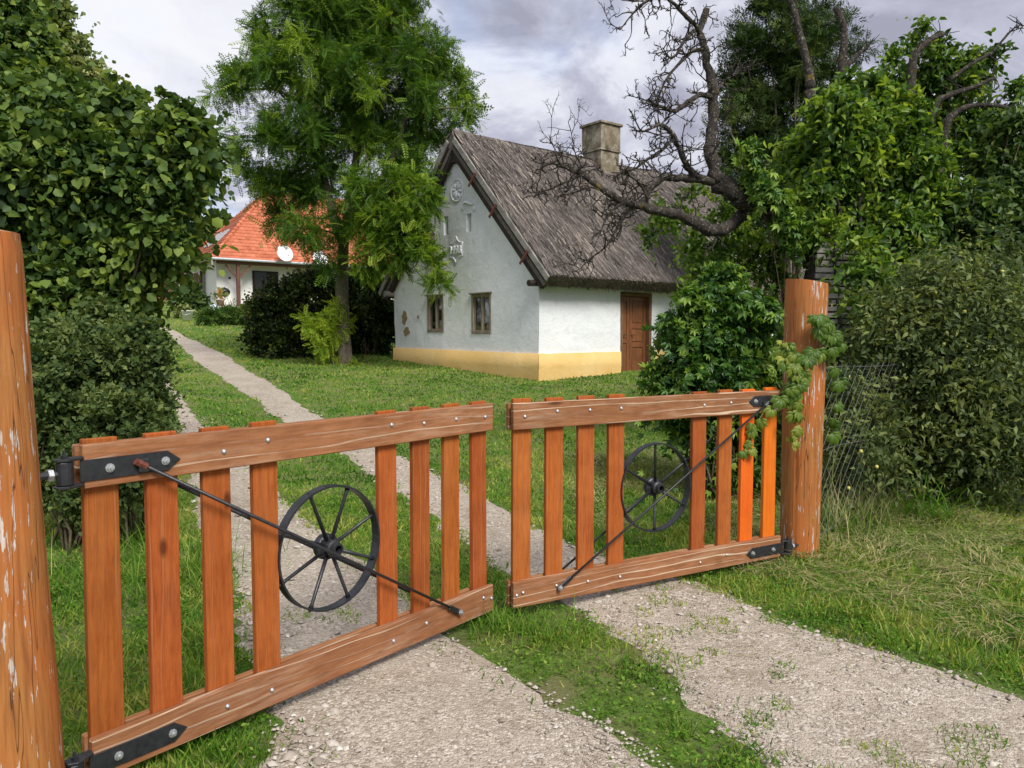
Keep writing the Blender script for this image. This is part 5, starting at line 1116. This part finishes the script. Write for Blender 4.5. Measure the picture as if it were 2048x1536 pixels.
# ---- the old fruit tree with bare lichened branches
def old_tree():
    rng = random.Random(77); Y0 = 9.9; b = at(1640, 880, Y0); b = G(b.x, b.y); root = empty('old_fruit_tree', b, 0, 'old lichened fruit tree with bare crooked branches over the thatch', 'tree')
    m = MB(); tw = []
    L = [  # photo outline points with depth offsets, start and end thickness in metres
        ([(1650, 960, 0), (1645, 800, 0), (1640, 650, 0), (1635, 560, 0), (1628, 500, 0), (1587, 445, 0), (1539, 424, -.1), (1492, 403, -.2), (1464, 382, -.3), (1435, 366, -.3)], .17, .10),
        ([(1435, 366, -.3), (1390, 358, -.4), (1348, 356, -.5), (1333, 355, -.5), (1309, 369, -.6), (1281, 406, -.7), (1264, 412, -.7)], .055, .024),
        ([(1485, 430, -.1), (1450, 458, -.3), (1416, 458, -.5), (1382, 441, -.6), (1350, 427, -.7), (1298, 417, -.8), (1247, 403, -.9), (1213, 383, -1.0), (1162, 348, -1.1), (1127, 333, -1.2), (1103, 326, -1.2), (1072, 340, -1.2)], .085, .010),
        ([(1433, 366, -.3), (1423, 320, -.3), (1421, 274, -.25), (1427, 188, -.2), (1412, 113, -.2), (1401, 62, -.2), (1413, 18, -.2)], .085, .034),
        ([(1402, 70, -.2), (1390, 50, -.3), (1368, 30, -.4), (1345, 5, -.5), (1318, -5, -.6), (1285, 8, -.7), (1262, 32, -.7), (1240, 60, -.8)], .030, .006),
        ([(1395, 55, -.2), (1370, 80, -.5), (1355, 105, -.6), (1340, 115, -.6), (1325, 95, -.6)], .024, .006),
        ([(1408, 100, -.2), (1385, 103, -.4), (1360, 125, -.5), (1335, 155, -.6), (1322, 180, -.6), (1313, 215, -.6)], .026, .008),
        ([(1424, 195, -.2), (1400, 190, -.4), (1375, 205, -.6), (1350, 222, -.7), (1320, 212, -.8), (1300, 203, -.9), (1278, 196, -.9)], .036, .006),
        ([(1396, 355, -.4), (1375, 335, -.5), (1358, 297, -.6), (1340, 262, -.7), (1318, 250, -.8), (1290, 262, -.9), (1265, 260, -1)], .045, .007),
        ([(1338, 285, -.7), (1318, 305, -.8), (1290, 322, -.9), (1264, 340, -1), (1240, 338, -1.1)], .024, .010),
        ([(1264, 410, -.7), (1248, 435, -.8), (1236, 455, -.9), (1213, 492, -1), (1182, 516, -1), (1160, 538, -1)], .022, .005),
        ([(1247, 403, -.9), (1215, 430, -1), (1205, 455, -1.1), (1195, 480, -1.1)], .016, .005),
        ([(1165, 350, -1.1), (1130, 365, -1.2), (1095, 380, -1.2), (1062, 385, -1.2)], .018, .005),
        ([(1213, 383, -1), (1180, 375, -1.1), (1150, 385, -1.2), (1120, 392, -1.2)], .016, .004),
        ([(1162, 348, -1.1), (1160, 325, -1.1), (1150, 305, -1.1), (1142, 262, -1.1)], .010, .003),
        ([(1127, 331, -1.2), (1120, 300, -1.2), (1100, 285, -1.2)], .008, .003),
        ([(1298, 417, -.8), (1285, 375, -.9), (1255, 350, -1), (1225, 345, -1)], .02, .005),
        ([(1430, 188, -.2), (1450, 160, 0), (1468, 150, .1), (1480, 120, .2)], .014, .004),
        ([(1420, 270, -.2), (1445, 245, 0), (1460, 230, 0)], .014, .004)]
    for pts, r0, r1 in L:
        s = spline([at(x, y, Y0 + d) for x, y, d in pts], 5); n = len(s)
        s = [p + Vector((rng.gauss(0, .3), rng.gauss(0, .3), rng.gauss(0, .3))) * (r0 + (r1 - r0) * i / n) * .55 if 0 < i < n - 1 else p for i, p in enumerate(s)]
        m.tube(s, [(r0 + (r1 - r0) * (i / (n - 1))) * rng.uniform(.88, 1.15) for i in range(n)], 9, jit=.12, rng=rng)
        if r1 < .05 and r0 < .09:
            for i in range(3, n): 
                for _ in range(2 if r0 < .07 else 1): tw.append((s[i], (s[i] - s[i - 1]).normalized(), r0 + (r1 - r0) * i / n))
    def twig(p, d, L_, r_, depth):
        n = 6; pts = [p]; q = p.copy(); dd = d.copy()
        for i in range(n):
            dd = (dd + Vector((rng.gauss(0, .30), rng.gauss(0, .30), rng.gauss(.05, .30)))).normalized(); q = q + dd * L_ / n; pts.append(q.copy())
            if depth > 0 and rng.random() < .5:
                sd = (dd * .4 + Vector((rng.gauss(0, 1), rng.gauss(0, 1), rng.gauss(.15, 1))).normalized()).normalized(); twig(q.copy(), sd, L_ * rng.uniform(.25, .6), r_ * .72, depth - 1)
        m.tube(pts, [r_ * (1 - .55 * i / n) * (1.35 if i == n else 1) for i in range(n + 1)], 3)
    for p, t, rad in tw:
        if rng.random() < .40:
            d = (t * .5 + Vector((rng.gauss(0, 1), rng.gauss(0, .8), rng.gauss(.2, 1))).normalized()).normalized(); twig(p, d, rng.uniform(.08, .42), min(.0115, rad * .6 + .0035), 2)
    trunk_obj(root, m, M['lichen'], 'trunk')
    r = np.random.default_rng(5); P, Fm, S, rn, _ = foliage(r, PB([(1330, 430, 30, -.3), (1370, 410, 26, -.2), (1300, 470, 18, -.4), (1400, 480, 30, 0), (1450, 500, 34, .1), (1380, 510, 26, 0), (1440, 420, 30, .2), (1395, 390, 22, .2), (1480, 490, 40, .5), (1520, 520, 40, .5), (1430, 540, 36, .6), (1500, 470, 30, .5), (1540, 560, 34, .5), (1390, 545, 20, .4)], Y0, .9), 10, .5, 7, 6, .22, .06, light=.12)
    crown(root, Acc().put(*leaf_simple(.36), P, Fm, S, rn), M['pear'], 'leaves')
old_tree()
def dead_stubs():
    rng = random.Random(5); m = MB(); Y = 11.2
    for pts, r0, r1 in (([(1690, 300), (1683, 180), (1685, 120), (1688, 60), (1672, 15)], .075, .042), ([(1680, 160), (1695, 130), (1715, 110), (1738, 92)], .05, .018), ([(1622, 180), (1615, 130), (1600, 70), (1588, 20), (1575, -10)], .07, .035),
                        ([(1810, 320), (1822, 160), (1830, 110), (1860, 80), (1885, 68)], .08, .03), ([(1850, 320), (1868, 215), (1900, 190), (1945, 175), (1990, 155)], .06, .02), ([(1885, 330), (1893, 250), (1920, 220), (1960, 210), (2010, 215), (2060, 235)], .06, .025), ([(1985, 105), (2010, 75), (2030, 55), (2045, 50)], .02, .006), ([(1900, 160), (1940, 130), (1985, 105)], .035, .02), ([(1800, 320), (1700, 700), (1700, 960)], .12, .16), ([(1690, 290), (1710, 600), (1715, 950)], .08, .14), ([(1880, 330), (1800, 620), (1790, 960)], .07, .12), ([(1620, 180), (1660, 500), (1690, 940)], .07, .12)):
        s = spline([at(x, y, Y) for x, y in pts], 4); n = len(s); m.tube(s, [(r0 + (r1 - r0) * i / (n - 1)) * rng.uniform(.9, 1.12) for i in range(n)], 8, jit=.1, rng=rng)
        if r1 < .05:
            for i in range(n // 2, n):
                for _ in range(2):
                    d = Vector((rng.gauss(0, 1), rng.gauss(0, .6), rng.gauss(.4, 1))).normalized(); p = s[i]; L_ = rng.uniform(.08, .3)
                    m.tube([p, p + d * L_ * .5 + Vector((rng.gauss(0, .02), 0, rng.gauss(0, .02))), p + d * L_], [.008, .006, .004], 4)
    trunk_obj(proot, m, M['lichen'], 'boughs')
dead_stubs()

# ---- vine on the right gate post
def vine():
    rng = random.Random(9); r = np.random.default_rng(9); Y = 5.43
    root = empty('post_vine', G(2.3, 5.55), 0, 'creeper vine with drooping leaves hanging from the right log post', 'vine'); m = MB(); a = Acc(); P = []; D = []; S = []; rn = []
    strands = [([(1655, 1080, .22), (1668, 900, .2), (1672, 760, .16), (1655, 690, .05), (1630, 655, -.03), (1618, 672, -.04)], .0), ([(1672, 760, .16), (1668, 700, .1), (1662, 668, .05), (1640, 640, 0), (1632, 636, -.02)], .0),
               ([(1660, 700, .05), (1628, 705, -.05), (1600, 718, -.06), (1580, 700, -.06), (1562, 690, -.03)], .1), ([(1600, 718, -.06), (1585, 745, -.06), (1590, 770, -.07), (1575, 790, -.07)], .05),
               ([(1585, 765, -.06), (1560, 800, -.09), (1530, 822, -.12), (1512, 850, -.14), (1490, 895, -.15), (1465, 922, -.16), (1440, 934, -.16)], .22), ([(1590, 770, -.06), (1590, 830, -.06), (1592, 868, -.06), (1590, 896, -.06)], .2), ([(1585, 745, -.06), (1574, 715, -.06), (1566, 680, -.05)], .2)]
    dens = [7, 8, 9, 7, 8, 6, 6]
    for (pts, yl), dn in zip(strands, dens):
        s = spline([at(x, y, Y + d) for x, y, d in pts], 5); n = len(s); m.tube(s, [.0042 * (1 - .6 * i / n) for i in range(n)], 5)
        for k in range(dn * (3 if dn < 7 else 2)):
            t = rng.uniform(.25 if yl == 0 else .05, 1); i = min(n - 2, int(t * (n - 1))); p = s[i]; q = p + Vector((rng.gauss(0, .022), rng.uniform(-.05, .0), rng.uniform(-.005, .025)))
            m.tube([p, q], .0016, 4); P.append(q); D.append((rng.gauss(0, .55), rng.gauss(-.2, .15), -1)); small = (yl > .15) * (t ** 1.5)
            S.append(rng.uniform(.075, .108) * (1 - .55 * small)); rn.append(min(1, max(0, rng.gauss(.36 + yl * .9 + .25 * small, .14))))
    P = np.array([tuple(p) for p in P]); D = np.array(D); N = np.stack([r.normal(0, .4, len(P)), np.full(len(P), -1.0), r.normal(.3, .2, len(P))], 1)
    a.put(*leaf_hanging(), P, frames(D, N), np.array(S), np.array(rn)); trunk_obj(root, m, M['greentwig'], 'stems'); crown(root, a, M['vine'], 'leaves')
vine()

# ---- fence and rough growth at its foot
def fence():
    p0 = Vector((2.30, 5.78)); p1 = Vector((7.4, 10.9)); d = p1 - p0; L = d.length; rz = math.atan2(d.y, d.x)
    f = empty('chain_link_fence', G(p0.x, p0.y), rz, 'rusty wire mesh fence running right from the log post', 'fence'); m = MB(); Hh = 1.32
    z_ = lambda x: gz(p0.x + d.x / L * x, p0.y + d.y / L * x) - gz(p0.x, p0.y)
    k = 0; st = .125
    while k * st < L + Hh:
        for sg in (1, -1):
            x0 = k * st - (Hh if sg > 0 else 0); pts = []
            for j in range(7):
                x = x0 + Hh * j / 6; zz = Hh * j / 6 if sg > 0 else Hh * (1 - j / 6)
                if 0 <= x <= L: pts.append((x, .02 * math.sin(x * 2.1) + sg * .002, zz + z_(x) + .03))
            if len(pts) > 1: m.tube(pts, .0012, 3, cap=False)
        k += 1
    m.build('wire_mesh', M['wire'], f)
    for zz in (.05, .7, 1.33): MB().tube([(x, .02 * math.sin(x * 2.1), zz + z_(x) + .02 * math.sin(x * 3)) for x in np.linspace(0, L, 30)], .0025, 4).build('tension_wire', M['wire'], f)
    for x in (2.6, 5.2, 7.1): MB().tube([(x, .03, z_(x) - .2), (x, .03, z_(x) + 1.5)], .024, 8).build('fence_post', M['rust'], f)
fence()
def blades(name, label, cat, spots, mat, n, h, w_, spread, seed, arch=.5, light=0.0):
    r = np.random.default_rng(seed); b = G(*spots[0]); root = empty(name, b, 0, label, cat); a = Acc(); c = np.array(spots)[r.integers(0, len(spots), n)]
    x = c[:, 0] + r.normal(0, spread, n); y = c[:, 1] + r.normal(0, spread, n)
    out = np.stack([r.normal(0, 1, n), r.normal(0, 1, n), np.zeros(n)], 1); D = nrm(out * arch * .55 + np.array([0, 0, 1.0])); N = nrm(-out + 1e-6) ; N[:, 2] = .05
    k = 6; tv = []; tf = []
    for i in range(k):
        t = i / (k - 1); wi = .5 * (1 - t ** 2.2) + .02; tv += [(-wi, t, -.55 * t * t), (wi, t, -.55 * t * t)]
    for i in range(k - 1): tf += [(2 * i, 2 * i + 1, 2 * i + 3), (2 * i, 2 * i + 3, 2 * i + 2)]
    hh = h * r.uniform(.55, 1.15, n); S = np.stack([w_ * r.uniform(.7, 1.3, n), hh, hh * arch * 1.4], 1)
    a.put(tv, tf, np.stack([x, y, zt(x, y) - .01], 1), frames(D, N), S, np.clip(r.normal(.42 + light, .2, n), 0, 1)); crown(root, a, mat, 'blades'); return root
ip = onground(1856, 1048)
blades('iris_clump', 'arching sword leaved green clump in front of the hedge', 'plant', [(ip.x, ip.y), (ip.x + .12, ip.y + .05), (ip.x - .12, ip.y + .08)], M['blade'], 90, .48, .011, .05, 51, .9, -.1)
dp = [onground(x, y) for x, y in ((1665, 1075), (1700, 1055), (1740, 1045), (1680, 1065), (1720, 1050), (1655, 1065), (1780, 1035))]
blades('dry_grass', 'tall pale dry grass at the foot of the fence', 'grass', [(p.x, p.y) for p in dp], M['straw'], 240, .50, .0045, .12, 52, .55, -.05)
blades('fence_grass', 'green rough grass along the fence beside the log post', 'grass', [(p.x + .05, p.y + .15) for p in dp] + [(3.9, 7.0), (4.4, 7.5), (4.9, 7.9), (5.5, 8.4), (6.1, 9.1), (2.5, 6.1)], M['blade'], 900, .30, .006, .17, 53, .65, -.1)
blades('hinge_grass', 'long loose grass blades under the fine leaved bush', 'grass', [(-2.2, 4.6), (-2.5, 5.0), (-1.9, 5.2), (-2.7, 5.6)], M['blade'], 420, .36, .005, .22, 54, .7, 0.0)
pb = onground(1000, 1265)
blades('grass_tuft', 'long green grass tuft between the two gates', 'grass', [(pb.x, pb.y), (pb.x + .15, pb.y - .05), (pb.x - .1, pb.y + .12), (pb.x + .3, pb.y - .15)], M['blade'], 380, .20, .005, .09, 55, .7, .02)
# fallen leaf on the verge and plantain rosettes
p = onground(2032, 1102); fl = empty('fallen_leaf', p + Vector((0, 0, .03)), R(30), 'curled dry brown leaf on the verge at the right edge', 'leaf')
Acc().put(*leaf_round(.4), np.array([[0, 0, .03]]), frames(np.array([[.6, -.7, .25]]), np.array([[.2, .3, 1.0]])), np.array([.12]), np.array([.7])).build('blade', M['straw'], fl)


shrub('elder_bush', 'dark leafy bush at the far right end of the fence', [(2180, 420, 110), (2260, 560, 130), (2170, 640, 110), (2250, 760, 130), (2160, 820, 100), (2330, 680, 120), (2300, 860, 110)], 10.6, 'darkleaf', leaf_oval(.27, .25), 61, (2230, 900), 'bush', 1.0, 10, 'twig', .025, None, .4, sub=18, subr=.4, tw=11, nl=6, tl=.4, ls=.11, droop=.45, shell=.35)
def far_woods():
    r = np.random.default_rng(71); bl = []
    for i in range(70):
        a = -1.25 + 2.5 * i / 69 + r.normal(0, .012); d = r.uniform(120, 165); x, y = d * math.sin(a), d * math.cos(a); h = r.uniform(5, 8.5)
        bl.append((np.array([x, y, float(zt(x, y)) + h * .45]), np.array([h * .55, h * .55, h * .55])))
    P, Fm, S, rn, _ = foliage(r, bl, 12, .4, 6, 4, 1.3, 1.2)
    o = Acc().put(*leaf_diamond(.45), P, Fm, S, rn).build('far_woods', M['darkleaf']); tag(o, 'low line of far green woods along the horizon', 'woods', kind='stuff')
far_woods()
